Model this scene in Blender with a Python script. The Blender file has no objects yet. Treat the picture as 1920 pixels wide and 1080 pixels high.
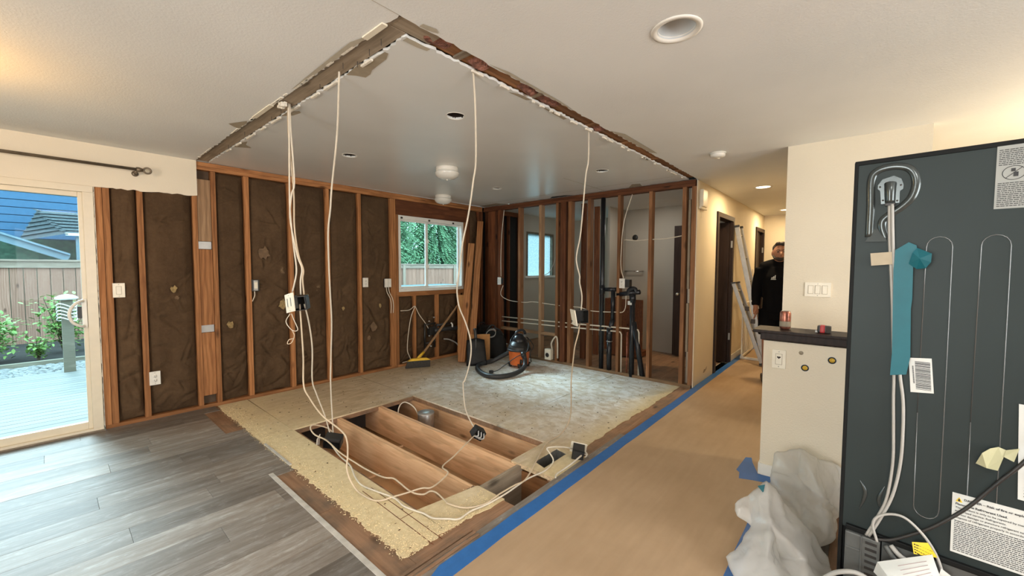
import bpy, bmesh, math, random
from mathutils import Vector, Matrix, Quaternion, noise
random.seed(7)
S = bpy.context.scene
COL = S.collection
PI = math.pi
H = 2.44            # ceiling height
YB = 4.915          # inner face of the outside wall
XP = 4.915          # kitchen face of the open stud partition
YO = 1.457          # hall wall face / edge of the opening

# ------------------------------------------------------------------ camera, world, lights, exposure
cam_d = bpy.data.cameras.new('camera'); cam = bpy.data.objects.new('camera', cam_d); COL.objects.link(cam)
yaw, pitch, roll, cam_h, fpx = 0.7134, -0.0501, 0.0033, 1.4128, 754.96
F = Vector((math.cos(yaw)*math.cos(pitch), math.sin(yaw)*math.cos(pitch), math.sin(pitch)))
r0 = Vector((math.sin(yaw), -math.cos(yaw), 0)); u0 = r0.cross(F)
Rv = math.cos(roll)*r0 + math.sin(roll)*u0; Uv = -math.sin(roll)*r0 + math.cos(roll)*u0
cam.matrix_world = Matrix(((Rv.x, Uv.x, -F.x, 0), (Rv.y, Uv.y, -F.y, 0), (Rv.z, Uv.z, -F.z, cam_h), (0, 0, 0, 1)))
cam_d.sensor_width = 36; cam_d.lens = 36*fpx/1920; cam_d.clip_start = 0.02; cam_d.clip_end = 200
S.camera = cam
S.view_settings.view_transform = 'Standard'; S.view_settings.look = 'None'
S.view_settings.gamma = 1.0; S.view_settings.use_curve_mapping = False
S.view_settings.exposure = 0.08
S.cycles.use_denoising = True
S.cycles.max_bounces = 8; S.cycles.diffuse_bounces = 4; S.cycles.glossy_bounces = 3; S.cycles.transmission_bounces = 6
S.cycles.transparent_max_bounces = 12; S.cycles.sample_clamp_indirect = 6.0
S.cycles.caustics_reflective = False; S.cycles.caustics_refractive = False

W = bpy.data.worlds.new('overcast_sky'); S.world = W; W.use_nodes = True
bg = W.node_tree.nodes['Background']; bg.inputs[0].default_value = (0.52, 0.88, 1.0, 1); bg.inputs[1].default_value = 5.2

def light(kind, name, loc, energy, color, size=None, size_y=None, rot=None, radius=None, spread=None):
    d = bpy.data.lights.new(name, kind); d.energy = energy; d.color = color
    o = bpy.data.objects.new(name, d); COL.objects.link(o); o.location = loc
    if kind == 'AREA':
        d.shape = 'RECTANGLE' if size_y else 'DISK'
        d.size = size
        if size_y: d.size_y = size_y
        if spread: d.spread = spread
    if radius is not None: d.shadow_soft_size = radius
    if rot: o.rotation_euler = rot
    return o
def portal(name, loc, sx, sy, rot):
    o = light('AREA', name, loc, 1, (1, 1, 1), sx, sy, rot); o.data.cycles.is_portal = True
    return o
# bright patch of the overcast sky over the garden: a very soft sun
sun = light('SUN', 'hazy_sun', (0, 12, 9), 5.6, (0.64, 0.90, 1.0)); sun.data.angle = math.radians(19)
sun.rotation_euler = Vector((.10, -.80, -.585)).to_track_quat('-Z', 'Y').to_euler()
portal('portal_door', (-0.7, 5.06, 1.05), 1.9, 2.0, (-PI/2, 0, 0))
portal('portal_window', (3.86, 5.06, 1.6), 1.2, 1.05, (-PI/2, 0, 0))
portal('portal_bath', (6.55, 5.06, 1.68), 0.9, 0.85, (-PI/2, 0, 0))
# large fills added behind the camera as window daylight; no windows are built
light('AREA', 'fill_light_south', (0.9, -3.35, 1.45), 135, (0.96, 0.98, 1.0), 2.6, 1.5, (PI/2, 0, 0))
light('AREA', 'fill_light_west', (-2.9, 0.9, 1.45), 120, (0.97, 0.98, 0.97), 2.4, 1.5, (0, -PI/2, 0))
# warm lamps: one beyond the left edge of the view, one in the dining corner to the right
light('POINT', 'lamp_left', (-0.50, 3.30, 2.10), 16, (1.0, 0.52, 0.12), radius=0.08)
light('POINT', 'lamp_dining', (4.1, -1.55, 1.85), 58, (1.0, 0.87, 0.62), radius=0.12)
light('AREA', 'fill_light_overhead', (0.2, -0.9, 2.38), 24, (1.0, 0.97, 0.92), 0.6, None, (0, 0, 0))  # overhead fill added behind the camera, bounces off the floor to the ceiling
light('AREA', 'bath_fill_light', (6.05, 2.5, 2.425), 5, (1.0, 0.95, 0.86), .25, None, (0, 0, 0))  # unseen fill added to brighten the dark bathroom
light('AREA', 'back_room_fill_light', (6.6, 4.0, 2.425), 2.0, (1.0, 0.95, 0.86), .25, None, (0, 0, 0))  # unseen fill added for the room behind the partition
for k, (x, y) in enumerate(((5.93, 0.965), (8.46, 1.02))):
    light('AREA', 'hall_downlight_light', (x, y, 2.425), (20, 18)[k], (1.0, 0.74, 0.42), 0.12, None, (0, 0, 0))

# ------------------------------------------------------------------ materials
def ramp_cols(node, stops):
    cr = node.color_ramp
    while len(cr.elements) > 1: cr.elements.remove(cr.elements[-1])
    cr.elements[0].position = stops[0][0]; cr.elements[0].color = (*stops[0][1], 1)
    for p, c in stops[1:]:
        e = cr.elements.new(p); e.color = (*c, 1)
class NT:
    def __init__(s, name):
        s.m = bpy.data.materials.new(name); s.m.use_nodes = True; s.t = s.m.node_tree
        s.b = s.t.nodes['Principled BSDF']; s.out = s.t.nodes['Material Output']
    def n(s, typ, **kw):
        x = s.t.nodes.new('ShaderNode'+typ)
        for k, v in kw.items(): setattr(x, k, v)
        return x
    def l(s, a, b): s.t.links.new(a, b)
    def coord(s, scale=(1, 1, 1), world=False, rnd=True):
        mp = s.n('Mapping'); mp.inputs['Scale'].default_value = scale
        if world:
            g = s.n('NewGeometry'); s.l(g.outputs['Position'], mp.inputs['Vector'])
        else:
            tc = s.n('TexCoord')
            if rnd:
                oi = s.n('ObjectInfo'); m1 = s.n('Math', operation='MULTIPLY'); m1.inputs[1].default_value = 37.0
                s.l(oi.outputs['Random'], m1.inputs[0])
                ad = s.n('VectorMath', operation='ADD'); s.l(tc.outputs['Object'], ad.inputs[0]); s.l(m1.outputs[0], ad.inputs[1])
                s.l(ad.outputs[0], mp.inputs['Vector'])
            else: s.l(tc.outputs['Object'], mp.inputs['Vector'])
        return mp.outputs[0]
    def noise(s, vec, scale, detail=4, rough=.55, dist=0):
        x = s.n('TexNoise'); x.inputs['Scale'].default_value = scale; x.inputs['Detail'].default_value = detail
        x.inputs['Roughness'].default_value = rough; x.inputs['Distortion'].default_value = dist
        s.l(vec, x.inputs['Vector']); return x.outputs['Fac']
    def ramp(s, fac, stops):
        x = s.n('ValToRGB'); ramp_cols(x, stops); s.l(fac, x.inputs[0]); return x.outputs[0]
    def mix(s, fac, a, b, mode='MIX'):
        x = s.n('Mix', data_type='RGBA', blend_type=mode)
        for inp, v in ((x.inputs[0], fac), (x.inputs[6], a), (x.inputs[7], b)):
            if isinstance(v, (int, float)): inp.default_value = v
            elif isinstance(v, tuple): inp.default_value = (*v, 1)
            else: s.l(v, inp)
        return x.outputs[2]
    def rnd_value(s, col, lo, hi):
        oi = s.n('ObjectInfo'); mr = s.n('MapRange'); mr.inputs[3].default_value = lo; mr.inputs[4].default_value = hi
        s.l(oi.outputs['Random'], mr.inputs[0])
        hs = s.n('HueSaturation'); s.l(mr.outputs[0], hs.inputs['Value'])
        if isinstance(col, tuple): hs.inputs['Color'].default_value = (*col, 1)
        else: s.l(col, hs.inputs['Color'])
        return hs.outputs[0]
    def bump(s, h, strength, dist=.01):
        x = s.n('Bump'); x.inputs['Strength'].default_value = strength; x.inputs['Distance'].default_value = dist
        s.l(h, x.inputs['Height']); s.l(x.outputs[0], s.b.inputs['Normal'])
    def done(s, col=None, rough=.6, metal=0, spec=.5):
        if col is not None:
            if isinstance(col, tuple): s.b.inputs['Base Color'].default_value = (*col, 1)
            else: s.l(col, s.b.inputs['Base Color'])
        if isinstance(rough, (int, float)): s.b.inputs['Roughness'].default_value = rough
        else: s.l(rough, s.b.inputs['Roughness'])
        s.b.inputs['Metallic'].default_value = metal
        s.b.inputs['Specular IOR Level'].default_value = spec
        return s.m
def plain(name, col, rough=.5, metal=0, var=.12, scale=14, bump=0, bscale=80, spec=.5, bdist=.004):
    t = NT(name); v = t.coord()
    n = t.noise(v, scale, 3)
    c = t.ramp(n, [(.3, tuple(x*(1-var) for x in col)), (.7, tuple(min(1, x*(1+var)) for x in col))])
    if bump: t.bump(t.noise(v, bscale, 3), bump, bdist)
    return t.done(c, rough, metal, spec)
def wood(name, dark, light_, rough=.65, knots=True, grain=1.0, lo=.75, hi=1.2, dirt=0, ring=.38):
    t = NT(name); v = t.coord((1.1*grain, 14*grain, 14*grain))
    n1 = t.noise(v, 2.2, 6, .6, .6)
    v2 = t.coord((3, 90, 90)); n2 = t.noise(v2, 1.6, 3, .6)
    c = t.ramp(n1, [(.28, dark), (.5, tuple((a+b)/2 for a, b in zip(dark, light_))), (.72, light_)])
    c = t.mix(.3, c, t.ramp(n2, [(.3, dark), (.7, light_)]), 'MIX')
    wv = t.n('TexWave'); wv.wave_type = 'BANDS'; wv.bands_direction = 'Y'; wv.inputs['Scale'].default_value = 9; wv.inputs['Distortion'].default_value = 7; wv.inputs['Detail'].default_value = 2; wv.inputs['Detail Scale'].default_value = .7
    t.l(t.coord((.28, 1, 1.4)), wv.inputs['Vector']); c = t.mix(t.ramp(wv.outputs['Fac'], [(.2, (ring,)*3), (.6, (0, 0, 0))]), c, tuple(x*.62 for x in dark))
    if knots:
        v3 = t.coord((2.2, 6, 6)); vo = t.n('TexVoronoi'); vo.inputs['Scale'].default_value = 1.0; t.l(v3, vo.inputs['Vector'])
        k = t.ramp(vo.outputs['Distance'], [(.06, (.9, .9, .9)), (.15, (0, 0, 0))])
        c = t.mix(k, c, tuple(x*.35 for x in dark))
    if dirt:
        nd = t.noise(t.coord((1, 1, 1)), 5, 5); c = t.mix(t.ramp(nd, [(.45, (0, 0, 0)), (.75, (dirt,)*3)]), c, (.10, .085, .065))
    c = t.rnd_value(c, lo, hi)
    t.bump(n2, .25, .002)
    return t.done(c, rough, 0, .25)

M = {}
M['stud'] = wood('stud_fir', (.25, .095, .032), (.55, .255, .10))
M['stud_brown'] = wood('stud_weathered', (.17, .072, .03), (.37, .18, .082))
M['stud_dark'] = wood('stud_old_red', (.10, .034, .014), (.25, .09, .036))
M['stud_pale'] = wood('stud_dusty', (.25, .14, .07), (.48, .31, .18))
M['joist'] = wood('joist_fir', (.60, .32, .155), (.88, .60, .36), lo=.95, hi=1.06)
M['plate_grey'] = wood('ceiling_plate_grey', (.21, .16, .11), (.42, .34, .25), dirt=.4, ring=.15)
M['ceil_brown'] = wood('ceiling_plate_brown', (.20, .085, .03), (.40, .185, .075), dirt=.3)
M['handle_wood'] = wood('broom_wood', (.42, .24, .12), (.6, .38, .2), knots=False)
M['dark_door'] = wood('espresso_wood', (.018, .010, .008), (.042, .024, .018), rough=.5, knots=False)
M['ply'] = wood('plywood_brown', (.20, .105, .055), (.42, .25, .15), lo=.9, hi=1.08, dirt=.75, ring=.08, grain=.6)
M['ply_edge'] = plain('plywood_edge', (.62, .45, .27), .7, var=.35, scale=60)

def paint(name, col, rough, bscale=160, strength=.25, spec=.4, blotch=.04):
    t = NT(name); v = t.coord(rnd=False)
    n = t.noise(v, 1.2, 3)
    c = t.ramp(n, [(.3, tuple(x*(1-blotch) for x in col)), (.7, tuple(min(1, x*(1+blotch)) for x in col))])
    t.bump(t.noise(v, bscale, 2, .5), strength, .004)
    return t.done(c, rough, 0, spec)
M['ceil'] = paint('ceiling_paint', (.80, .80, .775), .75, 110, .30)
M['ceil_gloss'] = paint('kitchen_ceiling_paint', (.79, .80, .78), .29, 130, .12, .5)
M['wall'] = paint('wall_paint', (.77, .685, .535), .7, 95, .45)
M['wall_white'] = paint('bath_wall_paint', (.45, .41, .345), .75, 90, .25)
M['wall_left'] = paint('wall_paint_left', (.80, .72, .58), .7, 120, .2)
M['gyp'] = plain('gypsum_core', (.80, .75, .65), .9, var=.15, scale=50, bump=.3)
M['torn'] = plain('torn_paper', (.36, .30, .215), .9, var=.1, scale=25)
M['torn_ceil'] = plain('torn_paint_layer', (.47, .42, .33), .85, var=.06, scale=25)
M['white_vinyl'] = plain('white_vinyl', (.76, .68, .53), .35, var=.03)
M['white_win'] = plain('white_window_vinyl', (.82, .82, .78), .35, var=.03)
M['white_plastic'] = plain('white_plastic', (.80, .77, .70), .35, var=.04)
M['cream_plastic'] = plain('cream_plastic', (.86, .79, .64), .35, var=.04)
M['cable'] = plain('cable_jacket_white', (.66, .585, .47), .5, var=.1, scale=8)
M['cable_tan'] = plain('cable_jacket_tan', (.58, .46, .32), .5, var=.15, scale=6)
M['cable_grey'] = plain('cord_grey', (.42, .41, .38), .45, var=.06)
M['black_plastic'] = plain('black_plastic', (.022, .021, .02), .4, var=.3)
M['black_rubber'] = plain('black_rubber', (.03, .03, .031), .45, var=.25)
M['abs'] = plain('black_abs_pipe', (.012, .013, .016), .28, var=.2)
M['steel'] = plain('galvanised_steel', (.55, .55, .53), .35, .9, var=.2, scale=20)
M['alu'] = plain('aluminium', (.40, .39, .37), .4, .6, var=.1)
M['bronze'] = plain('bronze_rod', (.20, .16, .115), .4, .7, var=.2)
M['dark_metal'] = plain('dark_metal', (.06, .05, .045), .5, .5)
M['chrome'] = plain('chrome', (.75, .74, .72), .15, 1, var=.03)
M['orange'] = plain('orange_plastic', (.78, .17, .03), .45, var=.1)
M['yellow'] = plain('yellow_plastic', (.75, .47, .04), .5, var=.1)
M['bristle'] = plain('grey_bristle', (.085, .08, .075), .9, var=.35, scale=60, bump=.8, bscale=200)
M['tan_board'] = plain('tan_board', (.46, .22, .07), .7, var=.12)
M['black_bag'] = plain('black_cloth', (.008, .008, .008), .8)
M['copper'] = plain('reddish_can', (.36, .13, .085), .3, .6, var=.5, scale=35)
M['red'] = plain('red_plastic', (.55, .03, .03), .4)
M['lamp_glass'] = plain('opal_glass', (.78, .76, .70), .12, var=.02)
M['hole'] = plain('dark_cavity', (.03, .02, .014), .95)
M['sheath'] = plain('sheathing', (.10, .065, .04), .9)
M['paper_white'] = plain('label_paper', (.66, .68, .65), .55, var=.03)
M['ink'] = plain('label_ink', (.025, .027, .03), .6)
M['skin'] = plain('skin', (.34, .165, .105), .55, var=.06)
M['hair'] = plain('dark_hair', (.02, .014, .011), .6, bump=.5, bscale=120)
M['jacket'] = plain('black_jacket', (.004, .004, .005), .9, bump=.3, bscale=60, spec=.1)
M['teal_tape'] = plain('teal_tape', (.0, .115, .15), .5, var=.06, bump=.25, bscale=22)
M['tan_tape'] = plain('tan_tape', (.42, .35, .24), .5)
M['note'] = plain('yellow_paper', (.50, .49, .30), .6, var=.04)
M['tag_yellow'] = plain('yellow_tag', (.85, .60, .02), .5, var=.02)
M['shade_green'] = plain('leaf_dark', (.03, .065, .04), .8, var=.4)
M['fridge'] = plain('fridge_back_steel', (.026, .036, .036), .45, .15, var=.06, scale=3, bump=.06, bscale=6, spec=.22, bdist=.02)
M['fridge_side'] = plain('fridge_side', (.006, .007, .007), .6, spec=.2)
M['bay'] = plain('bay_cover', (.10, .107, .104), .5, .3)
M['grey_strip'] = plain('adhesive_residue', (.50, .47, .42), .8, var=.2, scale=12)
M['insul'] = plain('pink_fibre', (.26, .11, .075), .95, var=.5, scale=30, bump=1, bscale=60, bdist=.02)
M['crawl'] = plain('crawl_sheet', (.62, .36, .17), .8, var=.2, scale=2.5)
M['white_trim'] = plain('white_trim_paint', (.80, .76, .67), .45, var=.03)

def batt_mat():
    t = NT('batt_paper'); v = t.coord((1, 1, 1))
    n = t.noise(v, 3.5, 6, .65, .4); n2 = t.noise(v, 38, 4, .7)
    c = t.ramp(n, [(.25, (.055, .032, .017)), (.55, (.092, .055, .029)), (.8, (.128, .078, .042))])
    c = t.mix(.22, c, t.ramp(n2, [(.3, (.06, .036, .02)), (.75, (.14, .09, .05))]))
    vo = t.n('TexVoronoi'); vo.inputs['Scale'].default_value = 2.3; t.l(t.coord((1, 1, .8)), vo.inputs['Vector'])
    k = t.ramp(vo.outputs['Distance'], [(.04, (.7, .7, .7)), (.10, (0, 0, 0))])
    k2 = t.mix(1.0, k, t.ramp(t.noise(v, 22, 3, .7), [(.5, (0, 0, 0)), (.6, (1, 1, 1))]), 'MULTIPLY')
    c = t.mix(k2, c, (.30, .21, .12))
    c = t.rnd_value(c, .85, 1.15)
    t.bump(t.noise(t.coord((1.3, 1.3, .8)), 6, 6, .6, .5), .55, .03)
    return t.done(c, .9, 0, .15)
M['batt'] = batt_mat()

def lvp_mat():
    t = NT('grey_plank_vinyl')
    v = t.coord((.9, 9, 9)); n = t.noise(v, 1.6, 7, .62, .5)
    v2 = t.coord((2.5, 60, 60)); n2 = t.noise(v2, 1.5, 3, .6)
    c = t.ramp(n, [(.25, (.10, .07, .05)), (.45, (.20, .165, .133)), (.6, (.29, .262, .232)), (.8, (.44, .415, .38))])
    c = t.mix(.28, c, t.ramp(n2, [(.3, (.135, .106, .082)), (.7, (.41, .385, .35))]))
    n4 = t.noise(t.coord((2.5, 7, 7)), 3, 6, .75, .8); c = t.mix(t.ramp(n4, [(.4, (.55,)*3), (.62, (0, 0, 0))]), c, (.17, .135, .105)); c = t.mix(t.ramp(n4, [(.55, (0, 0, 0)), (.75, (.5,)*3)]), c, (.47, .45, .42))
    c = t.rnd_value(c, .62, 1.28)
    t.bump(n2, .12, .002)
    return t.done(c, .55, 0, .3)
M['lvp'] = lvp_mat()

def under_mat():
    t = NT('underlayment')
    w = t.coord((1, 1, 1), world=True)
    n = t.noise(w, 2.2, 6, .65, .3); n2 = t.noise(w, 26, 5, .7); n3 = t.noise(t.coord((2.2, 9, 1), world=True), 2.2, 5, .65, .4)
    base = t.ramp(n3, [(.3, (.44, .33, .20)), (.55, (.60, .475, .31)), (.75, (.72, .61, .43))])
    dust = t.ramp(n2, [(.3, (.62, .49, .27)), (.7, (.80, .67, .42))])
    white = t.ramp(n2, [(.3, (.56, .54, .50)), (.7, (.80, .78, .73))])
    sx = t.n('SeparateXYZ'); t.l(w, sx.inputs[0])
    # sawdust lies along the cut edges (small x or small y); white glue residue and painted window glare towards the partition
    mx = t.n('MapRange'); mx.inputs[1].default_value = 2.0; mx.inputs[2].default_value = 1.2; t.l(sx.outputs[0], mx.inputs[0])
    my = t.n('MapRange'); my.inputs[1].default_value = 1.85; my.inputs[2].default_value = 1.58; t.l(sx.outputs[1], my.inputs[0])
    mm = t.n('Math', operation='MAXIMUM'); t.l(mx.outputs[0], mm.inputs[0]); t.l(my.outputs[0], mm.inputs[1])
    mn = t.n('Math', operation='MULTIPLY_ADD'); t.l(n, mn.inputs[0]); mn.inputs[1].default_value = 1.5; mn.inputs[2].default_value = -.75
    ma = t.n('Math', operation='ADD', use_clamp=True); t.l(mm.outputs[0], ma.inputs[0]); t.l(mn.outputs[0], ma.inputs[1])
    mw = t.n('MapRange'); mw.inputs[1].default_value = 2.2; mw.inputs[2].default_value = 3.5; t.l(sx.outputs[0], mw.inputs[0])
    mwn = t.n('Math', operation='MULTIPLY_ADD'); t.l(n, mwn.inputs[0]); mwn.inputs[1].default_value = 2.0; mwn.inputs[2].default_value = -1.0
    mw2 = t.n('Math', operation='ADD', use_clamp=True); t.l(mw.outputs[0], mw2.inputs[0]); t.l(mwn.outputs[0], mw2.inputs[1])
    mwy = t.n('MapRange'); mwy.inputs[1].default_value = 4.7; mwy.inputs[2].default_value = 3.9; t.l(sx.outputs[1], mwy.inputs[0])
    mw3 = t.n('Math', operation='MULTIPLY'); t.l(mw2.outputs[0], mw3.inputs[0]); t.l(mwy.outputs[0], mw3.inputs[1])
    white = t.mix(t.ramp(t.noise(t.coord((1.5, 1, 1), world=True), 8, 6, .72, .5), [(.42, (0, 0, 0)), (.58, (1, 1, 1))]), (.62, .555, .45), (.88, .87, .84))
    c = t.mix(mw3.outputs[0], base, white)
    c = t.mix(ma.outputs[0], c, dust)
    st = t.ramp(t.noise(w, 7, 6, .7), [(.62, (0, 0, 0)), (.74, (.6, .6, .6))])
    c = t.mix(st, c, (.24, .16, .085))
    t.bump(n2, .4, .004)
    rr = t.n('MapRange'); rr.inputs[3].default_value = .8; rr.inputs[4].default_value = .36; t.l(mw3.outputs[0], rr.inputs[0])
    return t.done(c, rr.outputs[0], 0, .4)
M['under'] = under_mat()

def kraft_mat():
    t = NT('kraft_paper'); v = t.coord(rnd=False)
    n = t.noise(v, 1.7, 5, .6); n2 = t.noise(t.coord((1, 8, 1), rnd=False), 3, 4)
    c = t.ramp(n, [(.3, (.385, .262, .155)), (.7, (.475, .335, .21))])
    c = t.mix(.2, c, t.ramp(n2, [(.3, (.36, .23, .12)), (.7, (.54, .37, .22))]))
    t.bump(t.noise(v, 4, 4), .25, .02)
    return t.done(c, .62, 0, .35)
M['kraft'] = kraft_mat()
M['blue_tape'] = plain('blue_tape', (.025, .135, .40), .5, var=.08, scale=20, bump=.3, bscale=40)

def glass_mat(name, rough=0.0, tint=(1, 1, 1)):
    t = NT(name)
    tr = t.n('BsdfTransparent'); tr.inputs[0].default_value = (*tint, 1)
    gl = t.n('BsdfGlossy'); gl.inputs['Roughness'].default_value = .02
    fr = t.n('Fresnel'); fr.inputs[0].default_value = 1.12
    mx = t.n('MixShader'); t.l(fr.outputs[0], mx.inputs[0]); t.l(tr.outputs[0], mx.inputs[1]); t.l(gl.outputs[0], mx.inputs[2])
    t.l(mx.outputs[0], t.out.inputs[0]); return t.m
M['glass'] = glass_mat('clear_glass')
def frosted():
    t = NT('frosted_glass'); v = t.coord()
    tl = t.n('BsdfTranslucent'); c = t.ramp(t.noise(v, 45, 3, .7), [(.35, (.36, .45, .48)), (.65, (.62, .66, .66))])
    t.l(c, tl.inputs[0]); gl = t.n('BsdfGlossy'); gl.inputs['Roughness'].default_value = .25
    mx = t.n('MixShader'); mx.inputs[0].default_value = .06
    t.l(tl.outputs[0], mx.inputs[1]); t.l(gl.outputs[0], mx.inputs[2]); t.l(mx.outputs[0], t.out.inputs[0]); return t.m
M['frosted'] = frosted()
def film_mat():
    t = NT('plastic_film'); v = t.coord()
    t.done((.90, .90, .88), .14, 0, .9)
    tl = t.n('BsdfTranslucent'); tl.inputs[0].default_value = (.9, .88, .83, 1)
    tr = t.n('BsdfTransparent'); tr.inputs[0].default_value = (.97, .96, .93, 1)
    m1 = t.n('MixShader'); m1.inputs[0].default_value = .45; t.l(t.b.outputs[0], m1.inputs[1]); t.l(tl.outputs[0], m1.inputs[2])
    m2 = t.n('MixShader'); f = t.ramp(t.noise(v, 3, 2), [(.35, (.27,)*3), (.7, (.48,)*3)]); t.l(f, m2.inputs[0])
    t.l(m1.outputs[0], m2.inputs[1]); t.l(tr.outputs[0], m2.inputs[2]); t.l(m2.outputs[0], t.out.inputs[0])
    t.bump(t.noise(t.coord((1, 1, 1)), 9, 3, .5, 2.0), .35, .012); return t.m
M['film'] = film_mat()
def emit(name, col, s):
    t = NT(name); e = t.n('Emission'); e.inputs[0].default_value = (*col, 1); e.inputs[1].default_value = s
    t.l(e.outputs[0], t.out.inputs[0]); return t.m
M['lit'] = emit('lit_lens', (1, .86, .62), 6)
# outdoors
M['deck'] = wood('deck_boards', (.15, .15, .14), (.26, .26, .25), knots=False, grain=1.0, lo=.9, hi=1.1)
M['fence'] = wood('fence_cedar', (.30, .145, .10), (.46, .265, .20), lo=.85, hi=1.12)
M['fence_cap'] = wood('fence_cap', (.30, .22, .165), (.42, .33, .27), knots=False)
M['post'] = wood('post_wood', (.22, .20, .15), (.33, .30, .24), knots=False)
M['siding'] = plain('blue_siding', (.045, .125, .235), .6, var=.08)
M['fascia'] = plain('pale_blue_trim', (.15, .22, .27), .5, var=.05)
M['shingle'] = plain('grey_shingle', (.075, .09, .10), .85, var=.35, scale=25, bump=.5)
M['gravel'] = plain('gravel_stone', (.22, .22, .22), .8, var=.3)
M['soil'] = plain('dark_soil', (.025, .022, .02), .95, var=.4, scale=8, bump=1, bscale=12)
M['ground'] = plain('ground_soil', (.07, .06, .05), .95, var=.3, scale=3)
M['leaf'] = plain('shrub_leaf', (.20, .34, .09), .55, var=.25, scale=10)
M['needle'] = plain('conifer_needles', (.14, .28, .145), .7, var=.5, scale=3)
M['bark'] = plain('bark', (.10, .075, .055), .9)
M['teal_cover'] = plain('teal_cover', (.02, .07, .08), .6)

# ------------------------------------------------------------------ mesh helpers
def link(name, me, mat, parent=None, loc=None, smooth=False):
    o = bpy.data.objects.new(name, me); COL.objects.link(o)
    if mat is not None: me.materials.append(M[mat] if isinstance(mat, str) else mat)
    if loc is not None: o.location = loc
    if parent is not None: o.parent = parent
    if smooth:
        me.polygons.foreach_set('use_smooth', [True]*len(me.polygons))
    return o
def mesh(name, vs, fs, mat, parent=None, loc=(0, 0, 0), smooth=False):
    me = bpy.data.meshes.new(name); me.from_pydata([tuple(v) for v in vs], [], fs); me.validate(); me.update()
    return link(name, me, mat, parent, loc, smooth)
def frombm(name, bm, mat, parent=None, loc=(0, 0, 0), smooth=False):
    me = bpy.data.meshes.new(name); bm.normal_update(); bm.to_mesh(me); bm.free()
    return link(name, me, mat, parent, loc, smooth)
def bbox(bm, x0, x1, y0, y1, z0, z1, bev=0.0):
    r = bmesh.ops.create_cube(bm, size=1.0)
    c = Vector(((x0+x1)/2, (y0+y1)/2, (z0+z1)/2)); s = Vector((abs(x1-x0), abs(y1-y0), abs(z1-z0)))
    for v in r['verts']: v.co = Vector((v.co.x*s.x, v.co.y*s.y, v.co.z*s.z)) + c
    if bev:
        es = list({e for v in r['verts'] for e in v.link_edges})
        bmesh.ops.bevel(bm, geom=es, offset=min(bev, .45*min(s)), segments=2, profile=.7, affect='EDGES')
def box(name, x0, x1, y0, y1, z0, z1, mat, parent=None, bev=0.0):
    bm = bmesh.new(); c = ((x0+x1)/2, (y0+y1)/2, (z0+z1)/2)
    bbox(bm, x0-c[0], x1-c[0], y0-c[1], y1-c[1], z0-c[2], z1-c[2], bev)
    return frombm(name, bm, mat, parent, c)
def board(name, a, b, w, t, mat, parent=None, up=(0, 0, 1), bev=.002):
    """a plank from a to b; local X runs along it; w across (side), t along the up-ish axis"""
    a, b = Vector(a), Vector(b); d = b-a; L = d.length; x = d.normalized(); upv = Vector(up)
    if abs(x.dot(upv)) > .98: upv = Vector((0, 1, 0))
    y = upv.cross(x).normalized(); z = x.cross(y)
    bm = bmesh.new(); bbox(bm, -L/2, L/2, -w/2, w/2, -t/2, t/2, bev)
    o = frombm(name, bm, mat, parent)
    o.matrix_local = Matrix(((x.x, y.x, z.x, (a.x+b.x)/2), (x.y, y.y, z.y, (a.y+b.y)/2), (x.z, y.z, z.z, (a.z+b.z)/2), (0, 0, 0, 1)))
    return o
def vstud(name, x0, x1, y0, y1, z0, z1, mat, parent):
    """upright stud: local X along its length"""
    L = z1-z0; bm = bmesh.new(); bbox(bm, -L/2, L/2, -(x1-x0)/2, (x1-x0)/2, -(y1-y0)/2, (y1-y0)/2, .003)
    o = frombm(name, bm, mat, parent)
    cx, cy, cz = (x0+x1)/2, (y0+y1)/2, (z0+z1)/2
    o.matrix_local = Matrix(((0, 1, 0, cx), (0, 0, 1, cy), (1, 0, 0, cz), (0, 0, 0, 1)))
    return o
def hboard(name, x0, x1, y0, y1, z0, z1, mat, parent, bev=.002):
    if (y1-y0) > (x1-x0):
        L = y1-y0; bm = bmesh.new(); bbox(bm, -L/2, L/2, -(x1-x0)/2, (x1-x0)/2, -(z1-z0)/2, (z1-z0)/2, bev)
        o = frombm(name, bm, mat, parent)
        o.matrix_local = Matrix(((0, -1, 0, (x0+x1)/2), (1, 0, 0, (y0+y1)/2), (0, 0, 1, (z0+z1)/2), (0, 0, 0, 1)))
        return o
    return box(name, x0, x1, y0, y1, z0, z1, mat, parent, bev)
def catmull(pts, sub=6):
    P = [Vector(p) for p in pts]
    if len(P) < 3: return P
    Q = [P[0]*2-P[1]] + P + [P[-1]*2-P[-2]]; out = []
    for i in range(1, len(Q)-2):
        p0, p1, p2, p3 = Q[i-1:i+3]
        for k in range(sub):
            t = k/sub
            out.append(.5*((2*p1)+(p2-p0)*t+(2*p0-5*p1+4*p2-p3)*t*t+(3*p1-p0-3*p2+p3)*t**3))
    out.append(P[-1]); return out
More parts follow.
